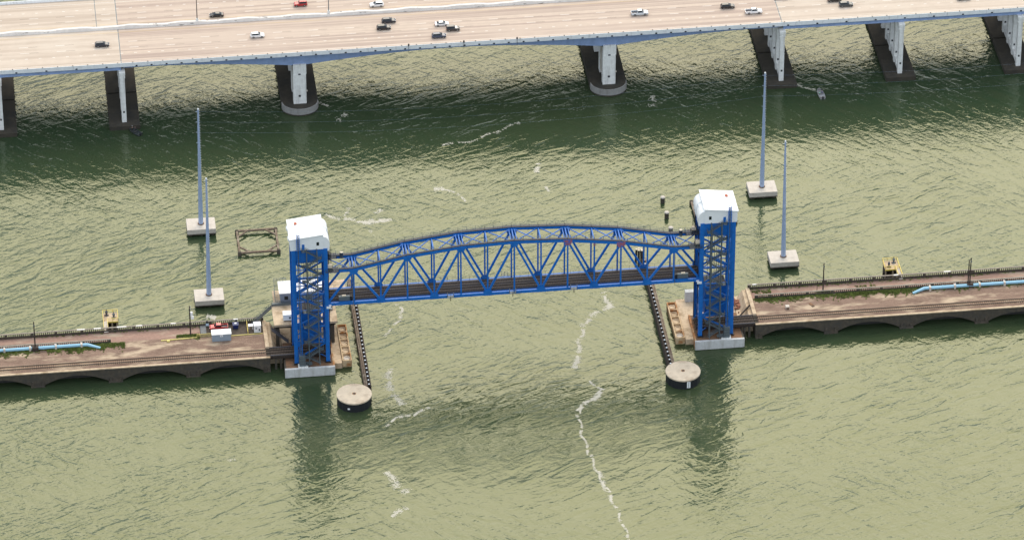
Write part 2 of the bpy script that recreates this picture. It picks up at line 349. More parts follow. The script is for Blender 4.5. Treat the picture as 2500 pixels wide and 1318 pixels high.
# expansion joints
for x in (JL, JR):
    box(x - .15, x + .15, 150.44, 173.78, 22.9, ZR + .004).build('expansion_joint', M_steel, hb)
    box(x - .15, x + .15, 175.62, 194.76, 22.9, ZR + .004).build('expansion_joint', M_steel, hb)
for x in (JL - 7.0,): box(x - .12, x + .12, 175.62, 194.76, 22.9, ZR + .004).build('expansion_joint', M_steel, hb)

# piers
def wall_pier(x, lab):
    p = thing('bridge_pier', lab, 'bridge pier', (x, 172, 0), 'many-columned piers of the highway bridge')
    for y0, y1 in ((146.6, 167.9), (168.5, 196.5)):
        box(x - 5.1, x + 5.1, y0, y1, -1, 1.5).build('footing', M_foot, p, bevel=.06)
    for y0 in (149.0, 156.6, 164.2, 171.8, 179.4, 187.0, 193.2):
        c = box(x - .78, x + .78, y0, y0 + 1.5, 1.5, 19.9).build('column', M_concg, p, bevel=.05)
        box(x - .3, x + .3, y0 - .03, y0 + .06, 5.2, 5.9).build('drain_hole', M_dark, c)
        box(x - .95, x + .95, y0 - .1, y0 + 1.6, 18.7, 19.5).build('collar', M_concg, c)
    for y0, y1 in ((148.8, 172.4), (175, 195)):
        box(x - 1.0, x + 1.0, y0, y1, 19.9, 20.94).build('cap_beam', M_concg, p)
    for y0 in (150.6, 158.2, 165.8, 181.0):      # low brace walls between columns
        MB().exx([(y0, 1.5), (y0 + 6.0, 1.5), (y0 + 6.0, 4.2), (y0 + 3, 2.6), (y0, 4.2)], x - .4, x + .4).build('brace_wall', M_concg, p)
    return p
wall_pier(-154.9, 'highway pier cut by the left edge of the photo')
wall_pier(-113.8, 'slim highway pier with a dark skiff moored at its footing')
wall_pier(109.3, 'highway pier on a dark footing, nearest left of the small white boat')
wall_pier(150.2, 'highway pier on a dark footing, middle one of the three on the right')
wall_pier(191.2, 'highway pier at the right edge of the photo, partly cut off')
def main_pier(x, lab):
    p = thing('bridge_pier', lab, 'bridge pier', (x, 172, 0), 'main piers of the highway bridge')
    pts = []
    for i in range(17):
        a = math.pi + math.pi * i / 16; pts.append((x + 6.2 * math.cos(a), 153.6 + 5.4 * math.sin(a)))
    for i in range(17):
        a = math.pi * i / 16; pts.append((x + 6.2 * math.cos(a), 192.5 + 5.4 * math.sin(a)))
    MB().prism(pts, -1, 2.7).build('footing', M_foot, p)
    rim = []
    for i in range(17):
        a = math.pi + math.pi * i / 16; rim.append((x + 6.24 * math.cos(a), 153.6 + 5.44 * math.sin(a)))
    r2 = [(x + 5.9 * (q[0] - x) / 6.24, 153.6 + (q[1] - 153.6) * 5.15 / 5.44) for q in rim]
    MB().prism(rim + r2[::-1], .5, 2.76).build('nose_facing', M_oldg, p)
    for y0 in (151.8, 159.8, 173.6, 181.8):
        c = MB().box(x - 2.2, x + 2.2, y0, y0 + 2.8, 2.7, 14.3).build('column', M_concg, p, bevel=.12)
        box(x - 2.05, x + 2.35, y0 + .1, y0 + 2.7, 14.3, 18.0).build('column_head', M_concg, c)
        box(x - .45, x + .3, y0 - .05, y0 + .1, 5.5, 6.2).build('vent_hole', M_dark, c)
        box(x - .4, x + .4, y0 - .05, y0 + .12, 14.05, 14.5).build('vent_hole', M_dark, c)
        box(x + 2.1, x + 2.7, y0 + 1, y0 + 1.4, 6.8, 7.2).build('bracket', M_conc, c)
    box(x - 2.0, x + 2.0, 154.6, 159.8, 4.5, 17.9).build('web_wall', M_conc, p)
    box(x - 2.0, x + 2.0, 176.4, 181.8, 4.5, 17.9).build('web_wall', M_conc, p)
    for y0 in (152.5, 177.4): box(x - 2.4, x + 2.4, y0 + .6, y0 + 15.5, 17.0, 17.36).build('bearing', M_dark, p)
main_pier(-54.4, 'rounded main highway pier beyond the left lift tower')
main_pier(50.6, 'rounded main highway pier beyond the right half of the lift span')

# lamp posts on the median and navigation lights on the parapet
for x, lab in ((-86.9, 'dark lamp post on the highway median beside the dark sedan'), (-42.3, 'grey lamp post on the highway median between the red and white vehicles'), (35.7, 'lamp post base on the highway median at the top edge of the photo')):
    t = thing('street_lamp', lab, 'street lamp', (x, 175.0, 23.9), 'lamp posts on the highway median')
    tube((x, 175, 23.9), (x, 175, 36), .17, .09).build('post', M_steel if x > -80 else M_dark, t)
    box(x - .4, x + .4, 174.6, 175.4, 23.85, 24.7).build('base_box', M_concg, t)
    for s in (-1, 1):
        tube((x, 175, 35.8), (x, 175 + s * 2.6, 36.2), .06).build('arm', M_steel, t)
        box(x - .18, x + .18, 175 + s * 2.4, 175 + s * 3.3, 36.08, 36.26).build('lamp_head', M_steel, t)
for x, lab in ((-17.6, 'small dark navigation light on the highway parapet, leftmost of three'), (1.0, 'small dark navigation light on the highway parapet, middle of three'), (19.0, 'small dark navigation light on the highway parapet, rightmost of three')):
    t = thing('navigation_light', lab, 'navigation light', (x, 149.8, 24), 'navigation lights on the highway parapet')
    box(x - .25, x + .25, 149.7, 150.1, 24.02, 24.65).build('lamp', M_dark, t)
    tube((x, 149.75, 21.6), (x, 149.75, 24.1), .06).build('hanging_pipe', M_dark, t)

# ------------------------------------------------------------------ lift bridge span
NP = 14; PL = 116.4 / NP; YN, YF = -1.7, 6.1; ZB = 24.0
def nx(i): return -58.2 + PL * i
TZ = {0: 36.1, 1: 36.1, 3: 39.6, 5: 41.7, 7: 42.4, 9: 41.7, 11: 39.6, 13: 36.1, 14: 36.1}
for i in (2, 4, 6, 8, 10, 12): TZ[i] = (TZ[i - 1] + TZ[i + 1]) / 2
sp = thing('lift_span', 'long blue steel truss span with arched top chord, raised between the two towers', 'bridge span', (0, 2.2, ZB))
for y in (YN, YF):
    bar((nx(0) - .6, y, ZB), (nx(14) + .6, y, ZB), .7, .95).build('bottom_chord', M_blue, sp)
    mb = MB()
    for i in range(14): mb.bar((nx(i), y, TZ[i]), (nx(i + 1), y, TZ[i + 1]), .75, .85)
    mb.build('top_chord', M_blue, sp)
    for i in range(15):
        zt = TZ[i] - .35; mm = M_blue
        if i == 10 and y == YN:
            bar((nx(i), y, zt - 1.3), (nx(i), y, zt), .50, .62).build('faded_post_head', M_bluef, sp)
        bar((nx(i), y, ZB + .4), (nx(i), y, zt - (1.3 if i == 10 and y == YN else 0)), .46 if 0 < i < 14 else .8, .55).build('vertical_post', mm, sp)
    for i in range(1, 14, 2):
        for j in (i - 1, i + 1):
            a = Vector((nx(i), y, TZ[i] - .3)); b = Vector((nx(j), y, ZB + .3)); big = .62
            bar(a, b, .52, big).build('diagonal_brace', M_blue, sp)
    for i in range(15):
        x = nx(i)
        if i % 2 == 0:
            hw = 1.1 if 0 < i < 14 else .95
            pts = [(x - hw * 1.25, ZB - .5), (x + hw * 1.25, ZB - .5), (x + hw * 1.25, ZB + .55), (x + hw * .75, ZB + 1.45), (x - hw * .75, ZB + 1.45), (x - hw * 1.25, ZB + .55)]
        else:
            z = TZ[i]; pts = [(x - 1.35, z + .42), (x + 1.35, z + .42), (x + 1.35, z - .5), (x + .8, z - 1.45), (x - .8, z - 1.45), (x - 1.35, z - .5)]
        f = i in (9, 11) and y == YN
        for yy in (y - .42, y + .36):
            MB().exy(pts, yy, yy + .06).build('gusset_plate', M_bluef if f else M_blue, sp, label='faded reddish gusset plate' if f and yy < y else None)
# cross struts, sway frames and lateral bracing on top
for i in range(15):
    x, z = nx(i), TZ[i]
    bar((x, YN + .4, z), (x, YF - .4, z), .35, .5).build('cross_strut', M_blue, sp)
    if i % 2:
        m = MB(); m.box(x - .14, x + .14, YN + .4, YF - .4, z - 1.1, z - .26)
        m.bar((x, YN + .4, z - 2.6), (x, YN + 2.2, z - 1.0), .25, .3); m.bar((x, YF - .4, z - 2.6), (x, YF - 2.2, z - 1.0), .25, .3)
        m.bar((x - .9, YN + .5, z), (x - .9, YF - .5, z), .25, .35); m.bar((x + .9, YN + .5, z), (x + .9, YF - .5, z), .25, .35)
        m.box(x - 1.5, x + 1.5, YF - 1.0, YF - .8, z - 1.2, z + .1)
        m.build('sway_frame', M_blue, sp)
for i in range(14):
    a, b = (nx(i) + .5, TZ[i]), (nx(i + 1) - .5, TZ[i + 1])
    for y0, y1 in ((YN + .4, YF - .4), (YF - .4, YN + .4)):
        bar((a[0], y0, a[1] + .05), (b[0], y1, b[1] + .05), .26, .24).build('lateral_brace', M_blue, sp)
# walkways on the chords
for y in (YN, YF):
    mb = MB(); rl = MB(); side = MB()
    for i in range(14):
        p, q = Vector((nx(i), y + .25, TZ[i] + .62)), Vector((nx(i + 1), y + .25, TZ[i + 1] + .62))
        wd = .75 if y == YN else 1.15
        mb.bar(p, q, wd, .10)
        for e in (-wd / 2, wd / 2):
            railing(rl, [p + Vector((0, e, .05)), q + Vector((0, e, .05))], 1.05, .03, 2.1)
        side.bar(p + Vector((0, -wd / 2, -.1)), q + Vector((0, -wd / 2, -.1)), .06, .3)
    mb.build('walkway', M_grat, sp); rl.build('walkway_railing', M_steel, sp); side.build('walkway_edge', M_dark, sp)
# track deck
box(nx(0) - .3, nx(14) + .3, -.45, 4.95, ZB + .12, ZB + .5).build('track_deck', M_grat, sp)
box(nx(0), nx(14), 5.0, 5.7, ZB + .5, ZB + .58).build('service_walkway', M_grat, sp)
mb = MB(); xx = nx(0) + .2
while xx < nx(14): mb.box(xx, xx + .26, -.1, 4.5, ZB + .502, ZB + .66); xx += .52
kind(mb.build('bridge_tie', M_dwood, sp), 'stuff')
for y in (1.45, 2.95): box(nx(0), nx(14), y - .07, y + .07, ZB + .66, ZB + .84).build('rail', M_rail, sp)
for y in (1.75, 2.65): box(nx(0), nx(14), y - .05, y + .05, ZB + .66, ZB + .80).build('guard_rail', M_grat, sp)
for y in (-.05, 4.45): box(nx(0), nx(14), y - .1, y + .1, ZB + .66, ZB + .84).build('edge_timber', M_dwood, sp)
for y in (-.4, 4.9): box(nx(0), nx(14), y - .2, y + .2, ZB - .55, ZB + .12).build('stringer', M_blue, sp)
for i in range(15): box(nx(i) - .2, nx(i) + .2, YN + .36, YF - .36, ZB - .5, ZB + .1).build('floor_beam', M_blue, sp)
for i in range(14):
    m = MB(); a, b = nx(i), nx(i + 1); c = (a + b) / 2
    m.bar((a + .2, YN + .35, ZB - .1), (c, -.5, ZB - .1), .32, .2); m.bar((c, -.5, ZB - .1), (b - .2, YN + .35, ZB - .1), .32, .2)
    m.bar((a + .2, YF - .35, ZB - .1), (c, 5.0, ZB - .1), .32, .2); m.bar((c, 5.0, ZB - .1), (b - .2, YF - .35, ZB - .1), .32, .2)
    m.build('bottom_bracing', M_blue, sp)
rl = MB(); railing(rl, [(nx(0), 5.65, ZB + .58), (nx(14), 5.65, ZB + .58)], 1.5, .03, 2.6); rl.build('deck_railing', M_steel, sp)
for x, y in ((-20, YN), (-.6, YN), (18.5, YN), (-21, YF), (-2, YF)):
    t = box(x - 1.0, x + 1.0, y - 1.3 if y < 0 else y + .4, y - .4 if y < 0 else y + 1.3, ZB + .3, ZB + .42).build('light_platform', M_steel, sp)
    m = MB(); yo = y - 1.3 if y < 0 else y + 1.3; yi = y - .45 if y < 0 else y + .45
    railing(m, [(x - 1, yi, ZB + .42), (x - 1, yo, ZB + .42), (x + 1, yo, ZB + .42), (x + 1, yi, ZB + .42)], 1.2, .04, .7); m.build('railing', M_steel, t)
    tube((x, yo, ZB - .9), (x, yo, ZB + .3), .12).build('lamp', M_dark, t)
for s in (-1, 1):
    x = s * 57.2
    # machinery enclosure beside the track
    e = box(s * 51.2, s * 54.6, -1.25, -.5, ZB + .5, ZB + 2.1).build('machinery_cage', M_steel, sp)
    box(s * 52.4, s * 53.6, -1.2, -.6, ZB + 2.1, ZB + 2.45).build('lid', M_beige, e)
    box(s * 50.4, s * 51.1, -1.2, -.5, ZB + .5, ZB + 2.0).build('motor', M_dark, e)
    tube((s * 50.2, YN - .5, ZB - .8), (s * 50.2, YN - .5, TZ[1] - 1.5), .06).build('ladder_pipe', M_steel, sp)
    for y in (YN, YF):
        pz = TZ[0] + .45
        pl = box(s * 54.6, s * 58.6, y - 1.5, y + 1.3, pz, pz + .12).build('end_platform', M_grat, sp)
        m = MB(); railing(m, [(s * 54.6, y + 1.3, pz), (s * 54.6, y - 1.5, pz), (s * 58.6, y - 1.5, pz)], 1.2, .045, .8); m.build('railing', M_steel, pl)
        box(s * 56.6, s * 57.9, y - .5, y + .6, pz + 1.0, pz + 2.1).build('white_cabinet', M_beige, pl)
        box(s * 56.2, s * 58.3, y - .8, y + .9, pz + .12, pz + 1.0).build('machinery', M_dark, pl)
        box(s * 57.0, s * 58.9, y - .55, y + .55, ZB - .55, ZB + .05).build('guide_shoe', M_white, sp)
        m = MB()
        for k in range(5): m.tube((x - .5 + .25 * k, y, pz + 2), (x - .5 + .25 * k, y, 45.0), .05, None, 6)
        m.build('hoist_ropes', M_dark, sp)
    m = MB(); m.bar((s * 57.8, YN, TZ[0] - 1.2), (s * 57.8, YF, TZ[0] - 1.2), .5, 1.6); m.build('lifting_girder', M_blue, sp)
    t = MB().lathe(s * 53.0, 5.3, [(.55, 36.2), (.55, 38.0), (.62, 38.0), (.62, 38.25)], 14).build('siren_drum', M_steel, sp)
    MB().lathe(s * 53.0, 5.3, [(.5, 38.26), (.3, 38.4)], 14).build('cap', M_beige, t)

# ------------------------------------------------------------------ lift towers
def lift_tower(s, lab):
    T = thing('lift_tower', lab, 'bridge tower', (s * 63.4, 2.2, 3.2), 'towers of the lift bridge')
    XI, XO, Y0, Y1, Z0, ZT = 58.5, 68.3, -2.4, 7.0, 3.2, 40.4
    def X(a): return s * a
    for x in (XI, XO):
        for y in (Y0, Y1):
            box(X(x - .62), X(x + .62), y - .5, y + .5, Z0 + .1, 45.3).build('column', M_blue, T)
            box(X(x - .95), X(x + .95), y - .85, y + .85, Z0, Z0 + .35).build('base_plate', M_dark, T)
    lev = [Z0 + 1.5 + (ZT - Z0 - 1.5) * k / 6 for k in range(7)]
    for k, z in enumerate(lev[1:-1]):
        for y in (Y0, Y1): bar((X(XI), y, z), (X(XO), y, z), .4, .45).build('horizontal_strut', M_blue, T)
        for x in (XI, XO): bar((X(x), Y0, z), (X(x), Y1, z), .4, .45).build('horizontal_strut', M_blue, T)
    for k in range(6):
        a, b = (XI, XO) if k % 2 else (XO, XI)
        for y in (Y0, Y1): bar((X(a), y, lev[k]), (X(b), y, lev[k + 1]), .4, .5).build('diagonal_brace', M_blue, T)
        c, d = (Y0, Y1) if k % 2 else (Y1, Y0)
        for x in (XI, XO): bar((X(x), c, lev[k]), (X(x), d, lev[k + 1]), .35, .45).build('diagonal_brace', M_blue, T)
        bar((X(b), Y1, lev[k]), (X(a), Y1, lev[k + 1]), .32, .4).build('counter_brace', M_blue, T)
        bar((X(XI), Y1, (lev[k] + lev[k + 1]) / 2), (X(XO), Y1, (lev[k] + lev[k + 1]) / 2), .28, .3).build('sub_strut', M_blue, T)
        for x in (XI, XO): bar((X(x), d, lev[k]), (X(x), c, lev[k + 1]), .28, .34).build('counter_brace', M_blue, T)
        bar((X(XI), Y0, lev[k]), (X(XO), Y1, lev[k]), .22, .25).build('plan_brace', M_blue, T)
        if k % 2 == 0:
            for x in (XO,):
                m = MB(); m.exy([(X(XO - 2.0), lev[k + 1] - .25), (X(XO), lev[k + 1] - 1.6), (X(XO), lev[k + 1] + 1.6), (X(XO - 1.6), lev[k + 1] + .25)], Y0 - .44, Y0 - .36); m.build('gusset_plate', M_blue, T)
    # solid fascia under the machine house
    for y in (Y0, Y1): box(X(XI + .62), X(XO - .62), y - .3, y + .3, ZT, 45.3).build('fascia_panel', M_blue, T)
    for x in (XI, XO): box(X(x - .3), X(x + .3), Y0 + .5, Y1 - .5, ZT, 45.3).build('fascia_panel', M_blue, T)
    for k in range(5):
        x = XI + 1.3 + k * 1.75; box(X(x), X(x + .16), Y0 - .42, Y0 - .3, ZT, 45.3).build('panel_rib', M_blue, T)
    # machine house
    hi, ho, f, b = 59.1, 69.3, -3.0, 8.0
    zi, zo = 50.5, 49.3
    H = MB().exy([(X(hi), 45.3), (X(ho), 45.3), (X(ho), zo), (X(hi), zi)], f, b).build('machine_house', M_white, T)
    rf = MB().exy([(X(hi - .25), zi + .02), (X(ho + .25), zo - .03), (X(ho + .25), zo + .22), (X(hi - .25), zi + .27)], f - .35, b + .3).build('roof', M_white, H)
    box(X(66.6), X(67.4), 4.6, 5.6, 49.4, 50.1).build('roof_hatch', mat('red_lead_paint', (.42, .10, .05), .7), rf)
    box(X(60.4), X(61.2), f - .05, f + .1, 46.7, 47.9).build('window', M_glass, H)
    d = box(X(64.9), X(65.7), f - .06, f + .1, 45.4, 47.4).build('door', M_blue, H)
    for k in range(2):
        y0, y1 = ((-2.7, 1.4), (3.2, 7.8))[k]
        pts = [(X(59.12), 44.4), (X(57.3), 44.4)]
        for i in range(9):
            a = R(10 * i); pts.append((X(59.12 - 2.1 * math.cos(a) + .1), 46.7 + 2.9 * math.sin(a)))
        pts.append((X(59.12), 49.6))
        MB().exy(pts, y0, y1).build('sheave_hood', M_white, H)
        m = MB(); pt = [(X(69.25), 47.9)]
        for i in range(9):
            a = R(-90 + 22.5 * i); pt.append((X(69.3 + .6 * math.cos(a)), 48.4 + .5 * math.sin(a)))
        m.exy(pt, (-1.6, 4.2)[k], (.2, 6.0)[k]); m.build('vent_hood', M_white, H)
    m = MB(); m.exy([(X(59.05), 44.5), (X(57.6), 44.5), (X(57.4), 47.0), (X(57.9), 48.8), (X(59.05), 49.4)], 1.4, 3.2); m.build('sheave_hood', M_white, H)
    # counterweight and its ropes
    cw = box(X(60.2), X(66.6), -.3, 4.8, 8.8, 20.5).build('counterweight', M_blue, T)
    box(X(60.1), X(66.7), -.4, 4.9, 20.5, 20.62).build('top_plate', M_dark, cw)
    for k in range(4): box(X(60.2 + k * 1.95), X(60.5 + k * 1.95), -.42, -.3, 8.8, 20.5).build('stiffener', M_blue, cw)
    for y in (.2, 4.2):
        m = MB()
        for k in range(6): m.tube((X(61.5 + k * .7), y, 20.5), (X(61.5 + k * .7), y, 45.2), .06, None, 6)
        m.build('counterweight_ropes', M_dark, T)
    m = MB()
    for y in (Y0 + 1.2, Y1 - 1.2): m.bar((X(XI - .9), y, 5), (X(XI - .9), y, 44.6), .22, .3)
    m.build('span_guide', M_dark, T)
    # stair tower on the front face
    ya, yb = -4.6, -3.1
    for x in (61.2, 64.4):
        for y in (ya, yb): bar((X(x), y, Z0 + .1), (X(x), y, 45.6), .22, .22).build('stair_post', M_steel, T)
    nfl = 15; dz = (45.4 - Z0 - .2) / nfl
    for k in range(nfl):
        z = Z0 + .2 + dz * k; a, b2 = (65.0, 60.8) if k % 2 else (60.8, 65.0)
        ym = ya + .38 if k % 2 else yb - .38
        m = MB(); p, q = Vector((X(a), ym, z)), Vector((X(b2), ym, z + dz))
        for e in (-.36, .36):
            m.bar(p + Vector((0, e, 0)), q + Vector((0, e, 0)), .06, .26)
            m.bar(p + Vector((0, e, 1)), q + Vector((0, e, 1)), .06, .06); m.bar(p + Vector((0, e, .55)), q + Vector((0, e, .55)), .05, .05)
        for i in range(1, 10):
            c = p.lerp(q, i / 10); m.box(c.x - .14, c.x + .14, c.y - .34, c.y + .34, c.z - .02, c.z + .03)
        m.build('stair_flight', M_steel, T)
        m = MB(); l0, l1 = (b2, b2 - .95) if b2 < a else (b2, b2 + .95)
        m.box(X(l0), X(l1), ya, yb, z + dz - .05, z + dz + .05)
        railing(m, [(X(l0), ya, z + dz), (X(l1), ya, z + dz), (X(l1), yb, z + dz)], 1.05, .035, .75)
        m.build('landing', M_steel, T)
    # rack mast of the lift cage
    m = MB()
    for e in (-.42, .42):
        for y in (-4.0, -3.2): m.bar((X(66.9 + e), y, 6.5), (X(66.9 + e), y, 51.5), .13, .13)
    z = 6.6
    while z < 51.5:
        m.bar((X(66.48), -4.0, z), (X(67.32), -4.0, z), .09, .09); m.bar((X(66.48), -3.2, z), (X(67.32), -3.2, z + .35), .08, .08); z += .8
    m.build('hoist_mast', M_blue, T)
    m = MB(); m.bar((X(66.9), -3.4, 6.5), (X(66.9), -3.4, 51), .3, .12); m.build('mast_rack', M_steel, T)
    cg = box(X(65.7), X(67.6), -4.9, -3.2, Z0 + .3, 7.2).build('lift_cage', M_steel, T)
    for z in (4.4, 5.4, 6.4): box(X(65.65), X(67.65), -4.96, -4.9, z, z + .1).build('cage_band', M_grat, cg)
    box(X(64.9), X(68.0), -5.3, -3.0, Z0 + .02, Z0 + .32).build('cage_base', M_concg, T)
    m = MB(); railing(m, [(X(63.8), -5.0, Z0 + .9), (X(65.7), -5.0, Z0 + .9)], 1.1, .05, .6); m.box(X(63.6), X(65.7), -5.0, -3.6, Z0 + .8, Z0 + .92); m.build('access_platform', M_steel, T)
    box(X(57.2), X(58.6), -3.05, -2.2, 23.2, 24.0).build('guide_bracket', M_white, T)
    m = MB()
    for k in range(6): m.box(X(57.7), X(59.0), -1.5 + k * 1.3, -.8 + k * 1.3, Z0, Z0 + .9 + .5 * (k % 2))
    m.build('base_machinery', M_rustc, T)
lift_tower(-1, 'tall blue lattice tower with white machine house at the left end of the lift span')
lift_tower(1, 'tall blue lattice tower with white machine house at the right end of the lift span')

# tower piers in the water
for s, lab in ((-1, 'concrete pier block carrying the left blue tower'), (1, 'concrete pier block carrying the right blue tower')):
    P = thing('tower_pier', lab, 'bridge pier', (s * 64.4, 2, 0), 'concrete piers under the blue towers')
    def X(a): return s * a
    box(X(56.9), X(71.9), -4.9, 9.4, -1, 2.9).build('pier_block', M_rustc, P)
    box(X(56.6), X(72.2), -5.8, -4.9, .15, 3.25).build('front_wall', M_midg, P, bevel=.06)
    box(X(56.75), X(72.05), -5.72, -4.9, -1, .149).build('wet_skirt', M_oldc, P)
    box(X(56.6), X(57.1), -4.9, 9.6, -1, 3.2).build('side_wall', M_rust, P)
    box(X(71.7), X(72.2), -4.9, 4.0, -1, 3.1).build('side_wall', M_oldc, P)
    box(X(57.1), X(71.7), -4.9, 9.4, 2.9, 3.1).build('pier_top', M_rustc, P)
    O = tag(MB().prism([(X(54.1), -2.2), (X(56.58), -2.2), (X(56.58), 9.7), (X(72), 9.7), (X(72), 20.5), (X(54.1), 20.5)], -1, 2.0).build('old_pier', M_tan, loc=(X(62), 12, 0)),
        'low tan concrete remnant of an old pier beside the %s tower' % ('left' if s < 0 else 'right'), 'old pier', 'remnants of the old bridge piers')
    # rusty caisson frame with round wells
    C = thing('caisson_frame', 'rusty tan caisson frame with round wells, left of the old pier by the right tower' if s > 0 else 'rusty tan caisson frame with round wells, right of the left tower', 'caisson', (X(52.3), 9, 0), 'rusty caisson frames beside the channel')
    y0, y1, x0, x1 = -1.6, 18.6, 51.0, 53.95
    box(X(x0), X(x0 + .35), y0, y1, -1, 2.45).build('side_wall', M_cais, C); box(X(x1 - .35), X(x1), y0, y1, -1, 2.45).build('side_wall', M_cais, C)
    for k in range(6):
        y = y0 + (y1 - y0 - .4) * k / 5; box(X(x0 + .35), X(x1 - .35), y, y + .4, -1, 2.43).build('cross_wall', M_cais, C)
    box(X(x0 + .35), X(x1 - .35), y0 + .4, y1 - .4, -1, 1.7).build('floor', M_tan, C)
    for k in range(5):
        y = y0 + (y1 - y0) * (k + .5) / 5; MB().lathe(X((x0 + x1) / 2), y, [(1.05, 1.6), (1.1, 1.95), (.85, 1.95), (.8, 1.75)], 18).build('well_ring', M_tan if k else M_conc, C)
    # fender wall along the channel
    F = thing('fender_wall', 'dark timber fender wall with white capped piles along the %s side of the channel' % ('left' if s < 0 else 'right'), 'fender', (X(47.4), 12, 0), 'timber fender walls of the channel')
    ya, yb = -17.5, 43.5
    a, b2 = (46.3, 48.6)
    box(X(48.15), X(48.5), ya, yb, -.5, 3.3).build('plank_wall', M_wood, F)
    box(X(46.4), X(46.75), ya, yb, -.5, 3.1).build('plank_wall', M_dwood, F)
    for z in (2.5, 1.2): box(X(46.76), X(48.14), ya, yb, z - .25, z).build('waler', M_dwood, F)
    box(X(47.55), X(48.05), ya, yb, 3.32, 3.42).build('catwalk', M_wood, F)
    k = 0; y = ya + .6; i0 = None
    while y < yb:
        if i0 is None:
            i0 = MB().tube((0, 0, -.5), (0, 0, 3.55), .26, None, 8); i0 = MB_build = i0.xf(Matrix.Translation((X(47.1), 0, 0))).build('pile', M_dwood, F)
            i1 = MB().lathe(X(47.1), 0, [(.30, 3.56), (.30, 3.66), (.08, 3.80)], 8).build('pile_cap', M_white, i0); i0.location.y = y - 12 + 12
            i0.location.y = y
        else:
            c = i0.copy(); COL.objects.link(c); c.location.y = y; d = i1.copy(); COL.objects.link(d); d.parent = c
        y += 2.18
    # round dolphin at the channel end of the fender
    cx, cy = (-52.1, -21.3) if s < 0 else (50.4, -21.1)
    D = thing('dolphin', 'round concrete-capped steel dolphin in the water before the %s' % ('left tower, with a tiny white mark' if s < 0 else 'right tower, with a white gauge board'), 'dolphin', (cx, cy, 0), 'round dolphins at the channel entrance')
    n = 64; prof = [5.25 + (.10 if i % 4 < 2 else 0) for i in range(n)]
    MB().prism([(cx + prof[i] * math.cos(6.28319 * i / n), cy + prof[i] * math.sin(6.28319 * i / n)) for i in range(n)], -1, 3.1).build('sheet_pile_wall', M_dark, D)
    cap = MB().lathe(cx, cy, [(5.42, 2.9), (5.46, 3.35), (5.30, 3.42), (.62, 3.44)], 48, False).build('concrete_cap', M_warm, D)
    MB().lathe(cx, cy, [(.62, 3.43), (.62, 3.5), (.45, 3.5), (.44, 3.445)], 16).build('hole_rim', M_rust, cap)
    MB().lathe(cx, cy, [(.44, 3.443), (.43, 3.447)], 16).build('hole', M_dark, cap)
    if s > 0:
        g = box(cx + .5, cx + 1.55, cy - 5.42, cy - 5.3, .55, 2.75).build('gauge_board', M_white, D)
        m = MB()
        for k in range(6): m.box(cx + .85, cx + 1.2, cy - 5.45, cy - 5.42, .8 + k * .33, .95 + k * .33)
        m.build('gauge_marks', M_grat, g)
    else:
        box(cx - 2.5, cx - 1.8, cy - 5.05, cy - 4.85, 1.0, 1.45).build('mark_plate', M_white, D)
# pile cluster at the far end of the right fender, grey wall block behind the right tower
t = thing('pile_cluster', 'dark pile cluster with pale tops at the far end of the right fender wall', 'pile cluster', (45.8, 45.5, 0))
for i, (dx, dy) in enumerate(((-.7, 0), (.1, .4), (.8, 0), (0, -.6), (.9, -.8))):
    p = tube((45.8 + dx * 1.3, 45.5 + dy, -.5), (45.8 + dx, 45.5 + dy, 5.4), .38, .34).build('pile', M_dwood, t)
    MB().lathe(45.8 + dx, 45.5 + dy, [(.42, 5.41), (.42, 5.6), (.2, 5.7)], 8).build('pile_cap', M_beige, p)
tag(MB().box(57.0, 66.5, 18.6, 20.4, 1.95, 5.7).build('concrete_block', M_midg, loc=(61, 19.5, 2), bevel=.08), 'grey concrete wall block standing on the old pier behind the right tower', 'concrete block')

# ------------------------------------------------------------------ control house by the left tower
pf = thing('control_platform', 'raised concrete platform on columns behind the left tower', 'platform', (-64, 14, 0))
box(-74.3, -54.4, 8.6, 19.9, 9.7, 10.5).build('platform_slab', M_tan, pf, bevel=.05)
box(-73.5, -50.4, 19.9, 28, 9.7, 10.45).build('platform_slab', M_tan, pf)
for x, y in ((-73.2, 10), (-68.5, 10), (-63, 10), (-56, 10), (-73.2, 18.6), (-56, 18.6), (-64, 18.6), (-72, 26)):
    box(x - .6, x + .6, y - .6, y + .6, -1, 9.7).build('column', M_oldc, pf)
box(-74.0, -55, 9.4, 10.4, 8.7, 9.7).build('edge_beam', M_oldc, pf)
ch = thing('control_house', 'grey control house with flat white roof on the platform behind the left tower', 'building', (-64, 23.5, 10.5))
M_gsid = mat('grey_siding', (.20, .24, .32), .6, var=.06)
box(-71.3, -56.6, 20.4, 26.8, 10.5, 14.3).build('wall', M_gsid, ch)
r_ = box(-71.7, -56.3, 20.1, 27.1, 14.3, 14.6).build('roof', M_white, ch)
box(-56.58, -50.8, 20.6, 26.6, 10.46, 13.6).build('annex', M_gsid, ch)
box(-56.29, -50.6, 20.4, 26.9, 13.6, 13.85).build('annex_roof', M_tan, ch)
for x in (-69.5, -66.2, -62.9, -59.6): box(x - .6, x + .6, 20.34, 20.42, 11.9, 13.2).build('window', M_glass, ch)
m = MB()
railing(m, [(-72.9, 27.5, 10.5), (-72.9, 20.3, 10.5), (-71.5, 20.3, 10.5)], 1.1, .045, .8)
for k in range(14): m.box(-72.9, -71.9, 20.5 + .5 * k, 20.62 + .5 * k, 10.6 + .3 * k, 10.66 + .3 * k)
railing(m, [(-72.9, 20.5, 10.6), (-72.9, 27.2, 14.6)], 1.1, .045, .7); railing(m, [(-72.9, 27.2, 14.6), (-69, 27.2, 14.6)], 1.0, .045, .8)
m.build('outside_stair', M_steel, ch)
m = MB(); m.box(-74.2, -57, 19.3, 20.0, 10.52, 11.3); railing(m, [(-74.2, 19.3, 11.3), (-57, 19.3, 11.3)], .9, .045, 1.2); m.build('front_gallery', M_steel, ch)
